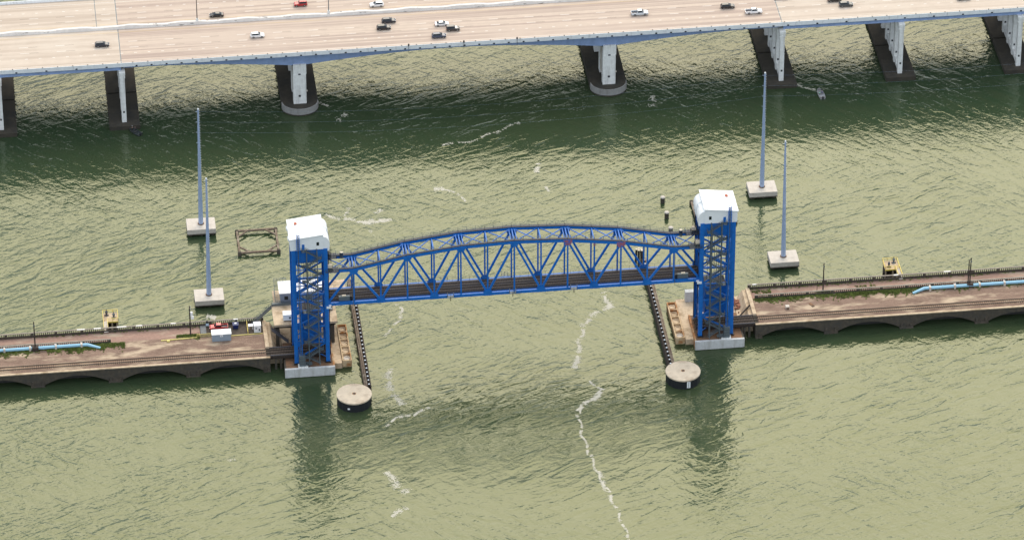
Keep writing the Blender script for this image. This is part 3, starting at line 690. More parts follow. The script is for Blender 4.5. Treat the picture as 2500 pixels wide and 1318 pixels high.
t = thing('equipment_box', 'white equipment box standing on the platform before the control house', 'cabinet', (-69.6, 11, 10.5))
box(-71.3, -68.0, 10.2, 12.6, 10.9, 13.0).build('case', M_white, t, bevel=.05); box(-71.1, -68.2, 10.5, 12.4, 10.5, 10.9).build('plinth', M_dark, t)
box(-69.5, -68.9, 10.16, 10.2, 11.5, 12.2).build('vent', M_steel, t)
t = thing('equipment_box', 'small white boxes on the platform to the right of the left tower', 'cabinet', (-55.8, 15, 10.5))
box(-57.2, -55.4, 15.0, 16.4, 10.5, 12.4).build('case', M_steel, t); box(-57.0, -56.4, 14.9, 15.0, 10.9, 11.4).build('hatch', M_white, t); box(-56.1, -55.5, 14.9, 15.0, 10.9, 11.4).build('hatch', M_white, t)
def stair(name, lab, p, q, wd, m_=M_steel):
    t = thing(name, lab, 'stairs', tuple(p)); p, q = Vector(p), Vector(q); d = (q - p); hv = Vector((-d.y, d.x, 0)); hv = hv.normalized() * wd / 2 if hv.length else Vector((0, wd / 2, 0))
    for e in (-1, 1):
        MB().bar(p + hv * e, q + hv * e, .12, .35).build('stringer', m_, t)
        r = MB(); railing(r, [p + hv * e, q + hv * e], 1.05, .04, 1.2); r.build('handrail', m_, t)
    m = MB(); n = max(4, int(d.length / .35))
    for i in range(n):
        c = p.lerp(q, (i + .5) / n); m.bar(c - hv, c + hv, .26, .05)
    m.build('treads', M_grat, t)
stair('access_stair', 'grey steel stair rising from the left causeway to the control platform', (-80.6, 18.2, 5.1), (-74.2, 19.2, 10.5), 1.1)
stair('access_stair', 'dark steel stair descending below the control platform towards the track', (-75.2, 7.8, 9.6), (-70.0, 7.6, 4.6), 1.1, M_grat)

# ------------------------------------------------------------------ causeways with arches
def causeway(s):
    nm = 'left' if s < 0 else 'right'
    def X(a): return s * a
    C = thing('railway_causeway', 'old arched concrete railway causeway running from the %s tower to the %s edge' % (nm, nm), 'causeway', (X(120), 9, 0), 'arched causeways of the railway')
    A0, SPN = 76.4, 24.1; Z1 = 4.9
    outer = []; xs = []
    N = 20 * 5 + 1
    for i in range(N):
        a = A0 + SPN * 5 * i / (N - 1); ph = ((a - A0) % SPN) / SPN; d = abs(ph - .5) * 2
        z = -1 if d > .93 else -.35 + 3.55 * (1 - (d / .93) ** 2)
        xs.append((a, z))
    vs = []; fs = []
    for a, z in xs: vs += [(X(a), -.95, z), (X(a), -.95, Z1), (X(a), 19.6, z), (X(a), 19.6, Z1)]
    for i in range(N - 1):
        o = 4 * i; fs += [(o, o + 4, o + 5, o + 1), (o + 2, o + 3, o + 7, o + 6), (o, o + 2, o + 6, o + 4), (o + 1, o + 5, o + 7, o + 3)]
    fs += [(0, 1, 3, 2), (4 * N - 4, 4 * N - 2, 4 * N - 1, 4 * N - 3)]
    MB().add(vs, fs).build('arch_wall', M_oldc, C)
    box(X(A0 + .2), X(A0 + SPN * 5 - .2), 2.4, 2.9, -1, 3.6).build('light_block_wall', M_shade, C)  # added wall, stops light passing through the arches so they look dark
    for k in range(6):
        a = A0 + SPN * k
        for e in (-1.5, 1.5):
            if k == 0 and e < 0: continue
            box(X(a + e - .35), X(a + e + .35), -1.35, -.95, -1, 1.6 + .3 * (k % 2)).build('pier_buttress', M_oldc, C)
        box(X(a - 2.2 if k else a), X(a + 2.2), -1.6, -.95, -1, .5).build('pier_foot', M_oldc, C)
    box(X(A0), X(A0 + SPN * 5), -1.2, -.55, Z1, Z1 + .32).build('edge_coping', M_tan, C)
    # far parapet, baluster wall with panels
    def balus(y, a0, a1, h, patch=()):
        m = MB(); cp = MB(); a = a0; th = .3
        m.box(X(a0), X(a1), y - th / 2, y + th / 2, Z1, Z1 + h * .42)
        cp.box(X(a0), X(a1), y - th / 2 - .06, y + th / 2 + .06, Z1 + h - .22, Z1 + h)
        seg = 0
        while a < a1 - .2:
            if (a - a0) % 8.0 < .8: m.box(X(a), X(min(a + .8, a1)), y - th / 2 - .03, y + th / 2 + .03, Z1, Z1 + h - .22); a += .9
            else: m.box(X(a), X(a + .26), y - th / 2 + .03, y + th / 2 - .03, Z1 + h * .42, Z1 + h - .2); a += .66
        b = m.build('balustrade', M_oldc, C); cp.build('coping', M_wcap, b)
        for a, l in patch: box(X(a), X(a + l), y - th / 2 - .08, y + th / 2 + .08, Z1 + h - .24, Z1 + h + .03).build('repaired_coping', M_line, b)
    far = ((85, 1.4), (104.5, 1.6), (115, 2), (120, 3.0), (128, 2.2), (133, 2.5)) if s < 0 else ((78.5, 1.3), (124.0, 1.5), (140.2, 2.2))
    balus(19.15, 77, A0 + SPN * 5, 1.85, far)
    if s < 0: balus(13.25, 125.2, A0 + SPN * 5, 1.5)
    else: balus(13.6, 78.4, A0 + SPN * 5, 1.5)
    box(X(76.3), X(77.5), 4.2, 19.0, Z1 - .2, Z1 + .75).build('end_wall', M_tan, C, bevel=.05)
    MB().exy([(X(73.6), 1.8), (X(76.3), 1.8), (X(76.3), 4.7), (X(75.2), 4.7)], 4.4, 19.4).build('abutment', M_tan, C)
    box(X(72.2), X(76.3), 3, 20.3, -1, 1.9).build('abutment_foot', M_tan, C)
    return C
M_wcap = mat('weathered_coping', (.30, .265, .22), .95, var=.25, scale=1.2)
for s in (-1, 1): causeway(s)
# surfaces on top of the causeways
def sheet(name, m, x0, x1, y0, y1, z): return kind(MB().poly([(x0, y0, z), (x1, y0, z), (x1, y1, z), (x0, y1, z)]).build(name, m), 'structure')
ZC = 4.9
sheet('gravel', M_gravel, -197, -77.5, -.55, 13.4, ZC + .06); sheet('gravel', M_gravel, 77.5, 197, -.55, 13.5, ZC + .06)
sheet('road', M_oldrd, -197, -97.2, 13.4, 18.98, ZC + .05); sheet('road', M_asph, -97.2, -77.5, 12.7, 18.98, ZC + .075)
sheet('road', M_oldrd, 77.5, 197, 13.72, 18.98, ZC + .05)
# ballast shoulders that give the track bed some relief
for s in (-1, 1):
    kind(MB().exx([(.0, ZC + .05), (.6, ZC + .28), (3.8, ZC + .28), (4.6, ZC + .05)], s * 77.6, s * 197).build('ballast', M_gravel), 'structure')
# railway tracks
def track(s, lab):
    T = thing('railway_track', lab, 'railway track', (s * 120, 2.2, ZC + .28), 'railway tracks on the causeways')
    for y in (1.45, 2.95): box(s * 77.6, s * 197, y - .12, y + .12, ZC + .42, ZC + .60).build('rail', M_rail, T)
    f = None; rest = MB(); k = 0; x = 77.9
    while x < 196:
        if k < 100:
            if f is None: f = box(-.13, .13, .9, 3.5, ZC + .24, ZC + .42); f = f.xf(Matrix.Translation((s * 120, 0, 0))).build('sleeper', M_tie2[0], T); f.location.x = s * (x - 120)
            else: c = f.copy(); COL.objects.link(c); c.location.x = s * (x - 120)
        else: rest.box(s * x - .13, s * x + .13, .9, 3.5, ZC + .24, ZC + .42)
        x += .66; k += 1
    kind(rest.build('sleeper', M_tie2[0], T), 'stuff')
M_tie2 = [mat('sleeper_timber', (.34, .23, .155), .9, var=.4, scale=.9, c2=(.55, .43, .31), s2=(.5, .5, .5), lo=.55, hi=.66)]
track(-1, 'single railway track on the left causeway'); track(1, 'single railway track on the right causeway')
# open timber trestle between causeway and tower
for s, nm in ((-1, 'left'), (1, 'right')):
    T = thing('track_trestle', 'dark timber trestle carrying the track from the %s causeway to its tower' % nm, 'trestle', (s * 67, 2.2, 0), 'timber trestles beside the towers')
    box(s * 57.5, s * 76.35, -.35, 4.6, 4.55, 4.85).build('deck', M_dwood, T)
    m = MB(); x = 57.7
    while x < 76.2: m.box(s * x, s * (x + .26), -.2, 4.4, 4.85, 5.02); x += .5
    kind(m.build('tie', M_tie, T), 'stuff')
    for y in (1.45, 2.95): box(s * 57.5, s * 77.5, y - .08, y + .08, 5.02, 5.22).build('rail', M_rail, T)
    for y in (-.05, 4.3): box(s * 57.5, s * 76.3, y - .13, y + .13, 5.02, 5.25).build('edge_timber', M_grat, T)
    for y in (.3, 3.9): box(s * 57.5, s * 76.3, y - .25, y + .25, 3.7, 4.55).build('stringer', M_dwood, T)
    for x in (74.6, 73.0):
        for y in (0, 4.2): box(s * x - .35, s * x + .35, y - .4, y + .4, -.5, 3.7).build('bent_post', M_oldc, T)
t = tag(MB().bar((71.6, 5.2, 3.6), (76.2, 9.6, 5.4), .35, .4).build('fallen_beam', M_dwood, loc=(74, 7.4, 4)), 'dark timber beam leaning against the end of the right causeway', 'beam')
m = MB()
for k in range(40):
    x, y = 73.5 + random.gauss(0, .9), 16 + random.gauss(0, 2.0); r = random.uniform(.15, .5); m.box(x - r, x + r, y - r * .7, y + r * .7, 1.9, 2.1 + r)
kind(m.build('rubble', mat('red_brick_rubble', (.27, .12, .08), .95, var=.4), loc=(73, 15, 2)), 'stuff')

# grass along the inner balustrades
gm = MB()
def tuft(x, y, z, n, h):
    for i in range(n):
        a = random.random() * 6.28; r = random.uniform(.03, .25); px, py = x + r * math.cos(a), y + r * math.sin(a); hh = h * random.uniform(.5, 1.3); wd = random.uniform(.06, .16); b = random.random() * 6.28
        lx, ly = random.uniform(-.35, .35), random.uniform(-.35, .35)
        gm.add([(px - wd * math.cos(b), py - wd * math.sin(b), z), (px + wd * math.cos(b), py + wd * math.sin(b), z), (px + lx, py + ly, z + hh)], [(0, 1, 2)])
def strip(x0, x1, y0, y1, n, h=.3):
    for k in range(n):
        x = random.uniform(x0, x1); q = (math.sin(x * .31) + math.sin(x * .83 + 1.3) + math.sin(x * 1.9)) / 6 + .5
        y = y1 - (y1 - y0) * abs(random.gauss(0, .45)) * (.35 + q)
        if random.random() < .25 + q: tuft(x, y, ZC + .06, 12, h)
strip(78, 165, 10.6, 13.35, 2600); strip(108, 128, 10.9, 13.2, 900, .4); strip(-165, -121, 9.4, 12.9, 2400); strip(-140, -124, 9.5, 12.0, 1300, .35)
strip(-104.5, -97.5, 12.7, 14.6, 520, .35); strip(78, 84, 14, 18, 130, .25); strip(78, 165, 17.9, 18.9, 160, .25); strip(98.5, 103, 13.9, 15, 60); strip(-150, -90, 18.2, 18.9, 60, .25); strip(111, 118, 14, 17, 60, .25)
kind(gm.build('grass', M_grass), 'stuff')

# pale blue pipes
for s, nm in ((-1, 'left'), (1, 'right')):
    P = thing('pipeline', 'pale blue pipe lying along the inner balustrade of the %s causeway' % nm, 'pipe', (s * 150, 12, 5), 'pale blue water pipes on the causeways')
    q0, q1, q2 = Vector((s * 128.6, 10.4, 5.05)), Vector((s * 132.6, 11.9, 5.75)), Vector((s * 197, 11.9, 5.75))
    tube(q1, q2, .52, None, 16).build('pipe_run', M_pipe, P)
    tube(q0 + Vector((0, 0, .1)), q1, .40, .52, 16).build('pipe_drop', M_pipe, P)
    MB().lathe(0, 0, [(.53, -.53), (.53, .53)], 4).xf(Matrix.Scale(.01, 4)).xf(Matrix.Translation(q1)).build('elbow', M_pipe, P)
    for k in range(8):
        x = 134.4 + k * 8
        box(s * x - .3, s * x + .3, 11.2, 12.6, ZC, 6.38).build('saddle', M_conc, P)
        tube((s * (x + 4), 11.9, 5.75), (s * (x + 4) + .3, 11.9, 5.75), .60, None, 16).build('flange', M_pipe, P)
    tube((s * 142.6, 11.9, 6.2), (s * 142.6, 11.9, 6.75), .16).build('air_valve', M_white, P)

# utility poles
def pole(x, y, h, lab, dbl=False, box_=None, foot=False):
    t = thing('utility_pole', lab, 'utility pole', (x, y, ZC), 'timber utility poles on the causeways')
    tube((x, y, ZC), (x, y, ZC + h), .24, .17).build('pole', M_dwood, t)
    if dbl: tube((x - .55, y + .1, ZC), (x - .55, y + .1, ZC + h - .8), .22, .17).build('pole', M_dwood, t)
    if box_:
        tube((x + .55, y, ZC + h - 3.6), (x + .55, y, ZC + h - 2.3), .38).build('transformer', M_white, t)
        box(x + .35, x + 1.2, y - .2, y + .2, ZC + h - 4.9, ZC + h - 3.9).build('meter_box', M_white, t)
        tube((x + .3, y, ZC + h - 1.2), (x + .3, y, ZC + h), .05).build('mast', M_white, t)
    else: box(x - .22, x + .22, y - .24, y - .12, ZC + h - 1.6, ZC + h - .9).build('cap_box', M_steel, t)
    if foot:
        box(x - 1.0, x + 1.0, y - .9, y + .7, ZC + .05, ZC + 1.5).build('timber_collar', M_dwood, t)
pole(-148.8, 11.9, 10.7, 'thick dark pole rising beside the pale blue pipe on the left causeway', foot=True)
pole(-100.2, 14.3, 11.1, 'slim timber pole with white boxes near the red pickup', box_=True)
pole(100.4, 14.2, 11.4, 'bare timber pole on the right causeway before the yellow platform')
pole(147.3, 12.3, 10.9, 'pair of dark poles bolted together beside the pipe on the right causeway', dbl=True, foot=True)
tag(tube((98.6, 14.9, ZC), (98.6, 14.9, ZC + 4.2), .09).build('marker_post', M_dwood, loc=(98.6, 14.9, ZC)), 'thin short post beside the bare timber pole on the right causeway', 'post')

# yellow railed pump platforms
for s, nm in ((-1, 'left'), (1, 'right')):
    x0, x1 = (-127.0, -122.3) if s < 0 else (122.3, 127.0)
    P = thing('pump_platform', 'small yellow railed platform over the water beyond the %s causeway' % nm, 'platform', ((x0 + x1) / 2, 27, 0), 'yellow railed platforms behind the causeways')
    box(x0, x1, 24.7, 29.6, 4.95, 5.2).build('deck', M_tan, P)
    wx0, wx1 = (x0, x0 + 1.3) if s < 0 else (x1 - 1.3, x1)
    box(wx0, wx1, 18.6, 24.7, 5.25, 5.4).build('walkway', M_conc, P)
    m = MB(); railing(m, [(x0, 24.7, 5.2), (x0, 29.6, 5.2), (x1, 29.6, 5.2), (x1, 24.7, 5.2), (x0 if s > 0 else wx1, 24.7, 5.2)], 1.2, .06, 1.5)
    for xx in (wx0, wx1): railing(m, [(xx, 19.5, 5.4), (xx, 24.7, 5.3)], 1.1, .06, 1.5)
    m.build('railing', M_yel, P)
    box(x0 - .04, x1 + .04, 24.6, 24.7, 4.8, 5.25).build('kick_plate', M_yel, P)
    for x in (x0 + .35, (x0 + x1) / 2 + .4, x1 - .35):
        for y in (25.4, 29): tube((x, y, -1), (x, y, 4.95), .26).build('pile', M_tan, P)
    m = MB(); m.box(x0 + .1, x1 - .1, 28.2, 28.5, -.5, 4.9); m.bar((x0 + .3, 28.0, .3), (x1 - .3, 28.0, 4.6), .2, .3); m.build('dark_backing', M_dwood, P)  # added dark panel and brace, stand in for the dark void below the deck
    m = MB()
    for xx in (x0 + .1, x1 - .1): m.box(xx - .1, xx + .1, 25.2, 28.2, 2.8, 4.9)
    m.build('side_wall', M_dwood, P)  # added dark side panels, close off the void like the backing
    for i, (px, py) in enumerate(((x0 + 1.2, 28.2), (x1 - 1.3, 26.6)) if s < 0 else ((x0 + 1.5, 26.2), (x1 - 1.3, 28.2))):
        g = thing('pump', 'dark grey upright pump standing on the %s yellow platform, %s' % (nm, ('at its far left corner' if i == 0 else 'at its near right side') if s < 0 else ('at its near left side' if i == 0 else 'at its far right corner')), 'pump', (px, py, 5.2), 'pumps on the yellow platforms')
        MB().lathe(px, py, [(.5, 5.2), (.5, 5.4), (.28, 5.5), (.28, 6.1), (.4, 6.15), (.4, 6.8), (.12, 7.0)], 12).build('motor', M_steel if i else M_grat, g)
        tube((px, py, 6.9), (px, py, 7.5), .1).build('shaft_cover', M_dark, g)
        box(px - .7, px + .7, py - .25, py + .25, 5.2, 5.42).build('base_plate', M_dark, g)

# things on the left causeway
t = thing('equipment_shelter', 'grey equipment shelter with white roof beside the red pickup', 'shelter', (-90.8, 11.3, ZC))
box(-93.7, -87.8, 10.0, 12.5, ZC + .05, 7.4).build('wall', mat('grey_panel', (.27, .33, .40), .6, var=.05), t, bevel=.03)
box(-93.85, -87.65, 9.85, 12.75, 7.4, 7.65).build('roof', M_white, t)
sg = box(-91.2, -90.3, 9.90, 9.99, 6.6, 7.38).build('sign_plate', M_white, t); m = MB()
for k in range(2): m.box(-91.0, -90.5, 9.885, 9.90, 6.8 + k * .2, 6.88 + k * .2)
m.build('sign_text', M_steel, sg)
t = thing('electrical_cabinet', 'tall white cabinet near the end of the left causeway', 'cabinet', (-79.2, 14.4, ZC))
box(-80.3, -78.2, 13.3, 15.5, ZC + .08, 7.5).build('case', M_white, t, bevel=.04); box(-80.4, -78.1, 13.2, 15.6, 7.5, 7.65).build('roof', M_white, t)
box(-79.9, -79.4, 13.27, 13.31, 6.4, 6.8).build('vent', M_steel, t); box(-78.9, -78.4, 13.27, 13.31, 5.6, 6.4).build('door_panel', M_steel, t)
tag(MB().box(-82.0, -80.5, 15.2, 16.6, 6.2, 6.3).box(-81.9, -81.8, 15.3, 15.4, ZC, 6.2).box(-80.7, -80.6, 15.3, 15.4, ZC, 6.2).box(-81.9, -81.8, 16.4, 16.5, ZC, 6.2).box(-80.7, -80.6, 16.4, 16.5, ZC, 6.2).build('outdoor_table', M_white, loc=(-81.2, 15.9, ZC)), 'white topped table beside the tall white cabinet', 'table')
t = thing('waste_bin', 'dark blue waste bin standing behind the grey shelter', 'bin', (-85.9, 16.9, ZC))
MB().add([(-86.6, 16.2, ZC + .1), (-85.2, 16.2, ZC + .1), (-85.2, 17.6, ZC + .1), (-86.6, 17.6, ZC + .1), (-86.8, 16.0, 6.4), (-85.0, 16.0, 6.4), (-85.0, 17.8, 6.4), (-86.8, 17.8, 6.4)], [(3, 2, 1, 0), (4, 5, 6, 7), (0, 1, 5, 4), (1, 2, 6, 5), (2, 3, 7, 6), (3, 0, 4, 7)]).build('body', mat('navy_blue_plastic', (.012, .025, .12), .5), t)
box(-86.85, -84.95, 15.95, 17.85, 6.4, 6.52).build('lid', MATS['navy_blue_plastic'], t); box(-86.2, -85.6, 16.6, 17.3, 6.52, 6.7).build('bag', M_white, t)
for k in range(3): tube((-86.6 + .7 * k, 16.05, ZC + .05), (-86.6 + .7 * k, 16.05, ZC + .2), .1).build('wheel', M_rubber, t)
tag(railing(MB(), [(-98.3, 12.95, ZC + .05), (-93.95, 12.95, ZC + .05)], 1.15, .07, .38, False).build('railing', M_pyel, loc=(-96, 12.95, ZC)), 'yellow slatted railing left of the grey shelter', 'railing')
tag(MB().bar((-109.6, 12.3, ZC + .2), (-98.3, 12.7, ZC + .2), .3, .3).build('kerb_beam', M_pyel, loc=(-104, 12.5, ZC)), 'long pale yellow kerb beam left of the yellow railing', 'kerb')
tag(MB().bar((-87.6, 12.4, ZC + .2), (-77.7, 12.6, ZC + .2), .22, .26).build('kerb_beam', M_pyel, loc=(-82, 12.5, ZC)), 'pale yellow kerb beam right of the grey shelter', 'kerb')
t = thing('gate', 'yellow gate rail standing across the lane beside the waste bin', 'gate', (-82.3, 15.6, ZC))
for y in (12.8, 15.7, 18.6): bar((-82.3, y, ZC), (-82.3, y, ZC + 1.25), .14, .14).build('post', M_yel, t)
for z in (.6, 1.2): bar((-82.3, 12.8, ZC + z), (-82.3, 18.6, ZC + z), .12, .12).build('rail', M_yel, t)
tag(box(-107.8, -106.9, 11.3, 12.1, ZC + .05, ZC + .6).build('utility_box', M_pyel, loc=(-107.3, 11.7, ZC), bevel=.03), 'small pale yellow box below the long kerb beam', 'box')
t = thing('stair_ramp', 'grey stepped ramp between the timber pole and the red pickup', 'ramp', (-96, 16.3, ZC))
box(-97.0, -95.2, 14.4, 18.9, ZC + .08, ZC + .35).build('slab', M_oldg, t)
for k in range(9): box(-97.0, -95.2, 14.5 + .5 * k, 14.62 + .5 * k, ZC + .351, ZC + .42).build('step', M_steel, t)
t = thing('sign_post', 'dark post with white and blue sign by the front of the red pickup', 'sign', (-94.8, 17.0, ZC))
bar((-94.8, 17.0, ZC), (-94.8, 17.0, ZC + 3.2), .14, .14).build('post', M_dark, t)
box(-95.2, -94.3, 16.86, 16.92, ZC + 1.5, ZC + 2.4).build('sign_plate', mat('pale_blue_sign', (.45, .60, .75), .5), t); box(-95.15, -94.5, 16.8, 17.2, ZC + 2.5, ZC + 3.3).build('lamp_box', M_dark, t)
# things on the right causeway
t = thing('concrete_box', 'small pale concrete box on the sandy end of the right causeway', 'box', (87.8, 7, ZC))
box(87.2, 88.4, 6.4, 7.7, ZC, 5.9).build('body', M_conc, t, bevel=.04); box(87.35, 88.25, 6.37, 6.41, ZC + .1, 5.6).build('opening', M_rustc, t)
tag(MB().bar((95.3, 8.8, ZC + .16), (96.2, 6.9, ZC + .16), .8, .2).build('metal_plate', M_rustc, loc=(95.7, 7.9, ZC)), 'rusty brown plate lying on the ballast of the right causeway', 'plate')

# ------------------------------------------------------------------ steel monopoles on concrete pads
PAD = [(-92.8, 39.8, 'L', 'n'), (-92.6, 81.5, 'L', 'f'), (91.8, 81.8, 'R', 'f'), (92.0, 39.8, 'R', 'n')]
POLES = []
for x, y, sd_, nf in PAD:
    lr = 'left' if sd_ == 'L' else 'right'; near = 'nearer' if nf == 'n' else 'farther'
    px = x
    p = thing('concrete_pad', 'square concrete pad in the water under the %s %s grey monopole' % (near, lr), 'foundation', (px, y, 0), 'concrete pads of the monopoles')
    box(px - 4.65, px + 4.65, y - 3.5, y + 3.5, .75, 2.8).build('slab', M_conc2 if 'M_conc2' in globals() else M_conc, p, bevel=.05)
    box(px - 4.67, px + 4.67, y - 3.52, y + 3.52, .73, 1.15).build('tide_band', M_oldc, p)
    for dx in (-3.6, 0, 3.6):
        for dy in (-2.5, 2.5): tube((px + dx, y + dy, -1), (px + dx, y + dy, .75), .45).build('pile', M_oldc, p)
    lean = {('L', 'n'): .62, ('L', 'f'): .62, ('R', 'f'): -.1, ('R', 'n'): -.58}[(sd_, nf)]
    t = thing('monopole', 'tall tapered grey steel monopole on the %s %s concrete pad' % (near, lr), 'utility pole', (x, y + .1, 2.8), 'tall grey steel monopoles')
    b0, tp = Vector((x, y + .1, 2.8)), Vector((x + lean, y + .1, 46.2))
    q1, q2 = b0.lerp(tp, .27), b0.lerp(tp, .62)
    tube(b0, q1 + (tp - b0).normalized() * .8, .80, .66, 14).build('lower_shaft', M_galv, t); tube(q1, q2, .62, .46, 14).build('middle_shaft', M_galv, t); tube(q2, tp, .44, .26, 14).build('upper_shaft', M_galv, t)
    MB().lathe(x, y + .1, [(1.05, 2.8), (1.05, 3.0), (.8, 3.05)], 18).build('base_flange', M_rustc, t)
    MB().lathe(tp.x, tp.y, [(.30, tp.z), (.30, tp.z + .25), (.1, tp.z + .45)], 10).build('cap', M_white, t)
    m = MB()
    for k in range(26):
        c = b0.lerp(tp, .45 + .54 * k / 25); m.bar(c + Vector((.2, 0, 0)), c + Vector((.75 - .2 * k / 25, 0, 0)), .07, .07)
    m.build('step_pegs', M_white, t)
    m = MB()
    for k in range(4):
        c = b0.lerp(tp, .98 - .09 * k); m.bar(c, c + Vector((-.8, 0, .1)), .1, .1)
    m.build('insulator_arm', M_galv, t)
    POLES.append((sd_, nf, b0, tp))
pp = {(a, b): (c, d) for a, b, c, d in POLES}
def cable(p, q, sag, lab):
    m = MB(); N = 40; prev = None
    for i in range(N + 1):
        k = i / N; c = Vector(p).lerp(Vector(q), k); c.z -= sag * 4 * k * (1 - k)
        if prev is not None: m.tube(prev, c, .008, None, 4)
        prev = c
    tag(m.build('power_cable', M_galv, loc=tuple(p)), lab, 'cable', 'thin cables strung between the far monopoles')
b0, tl = pp[('L', 'f')]; b1, tr = pp[('R', 'f')]
for k in range(3):
    cable(b0.lerp(tl, .98 - .09 * k), b1.lerp(tr, .98 - .09 * k), 4.2, 'thin cable strung between the far left and far right monopoles, one of several')
    cable(b1.lerp(tr, .98 - .09 * k), Vector((290, 95, 44 - 4 * k)), 4.5, 'thin cable running from the far right monopole past the right edge')

# ------------------------------------------------------------------ timber frames and single piles
for cx, lab in ((-74.9, 'square timber frame floating left of the left tower'), (74.2, 'timber frame half hidden behind the right tower')):
    F = thing('timber_frame', lab, 'timber frame', (cx, 71.9, 0), 'square timber frames in the water')
    hx, hy = 6.3, 6.5; z = 1.0
    cs = [(cx - hx, 71.9 - hy), (cx + hx, 71.9 - hy), (cx + hx, 71.9 + hy), (cx - hx, 71.9 + hy)]
    for i in range(4):
        a, b = cs[i], cs[(i + 1) % 4]
        bar((*a, z), (*b, z), .65, .6).build('beam', M_wood, F)
        c = cs[i]; sx, sy = (1 if c[0] < cx else -1), (1 if c[1] < 71.9 else -1)
        bar((c[0] + sx * 3.6, c[1], z + .05), (c[0], c[1] + sy * 3.6, z + .05), .5, .4).build('corner_brace', M_wood, F)
        MB().lathe(c[0], c[1], [(.62, -1), (.62, 1.25), (.3, 1.45)], 12).build('corner_pile', M_oldc, F)
for y, lab in ((80.4, 'short grey pile in the water, farthest of three behind the right end of the span'), (71.2, 'short grey pile in the water, middle of three behind the right end of the span'), (62.0, 'short grey pile in the water, nearest of three behind the right end of the span')):
    P = thing('mooring_pile', lab, 'pile', (58.7, y, 0), 'short piles behind the right end of the span')
    MB().lathe(58.7, y, [(.72, -1), (.72, 2.0)], 14).build('shaft', M_oldc, P); MB().lathe(58.7, y, [(.80, 2.0), (.80, 2.25), (.4, 2.45)], 14).build('cap', M_conc, P)

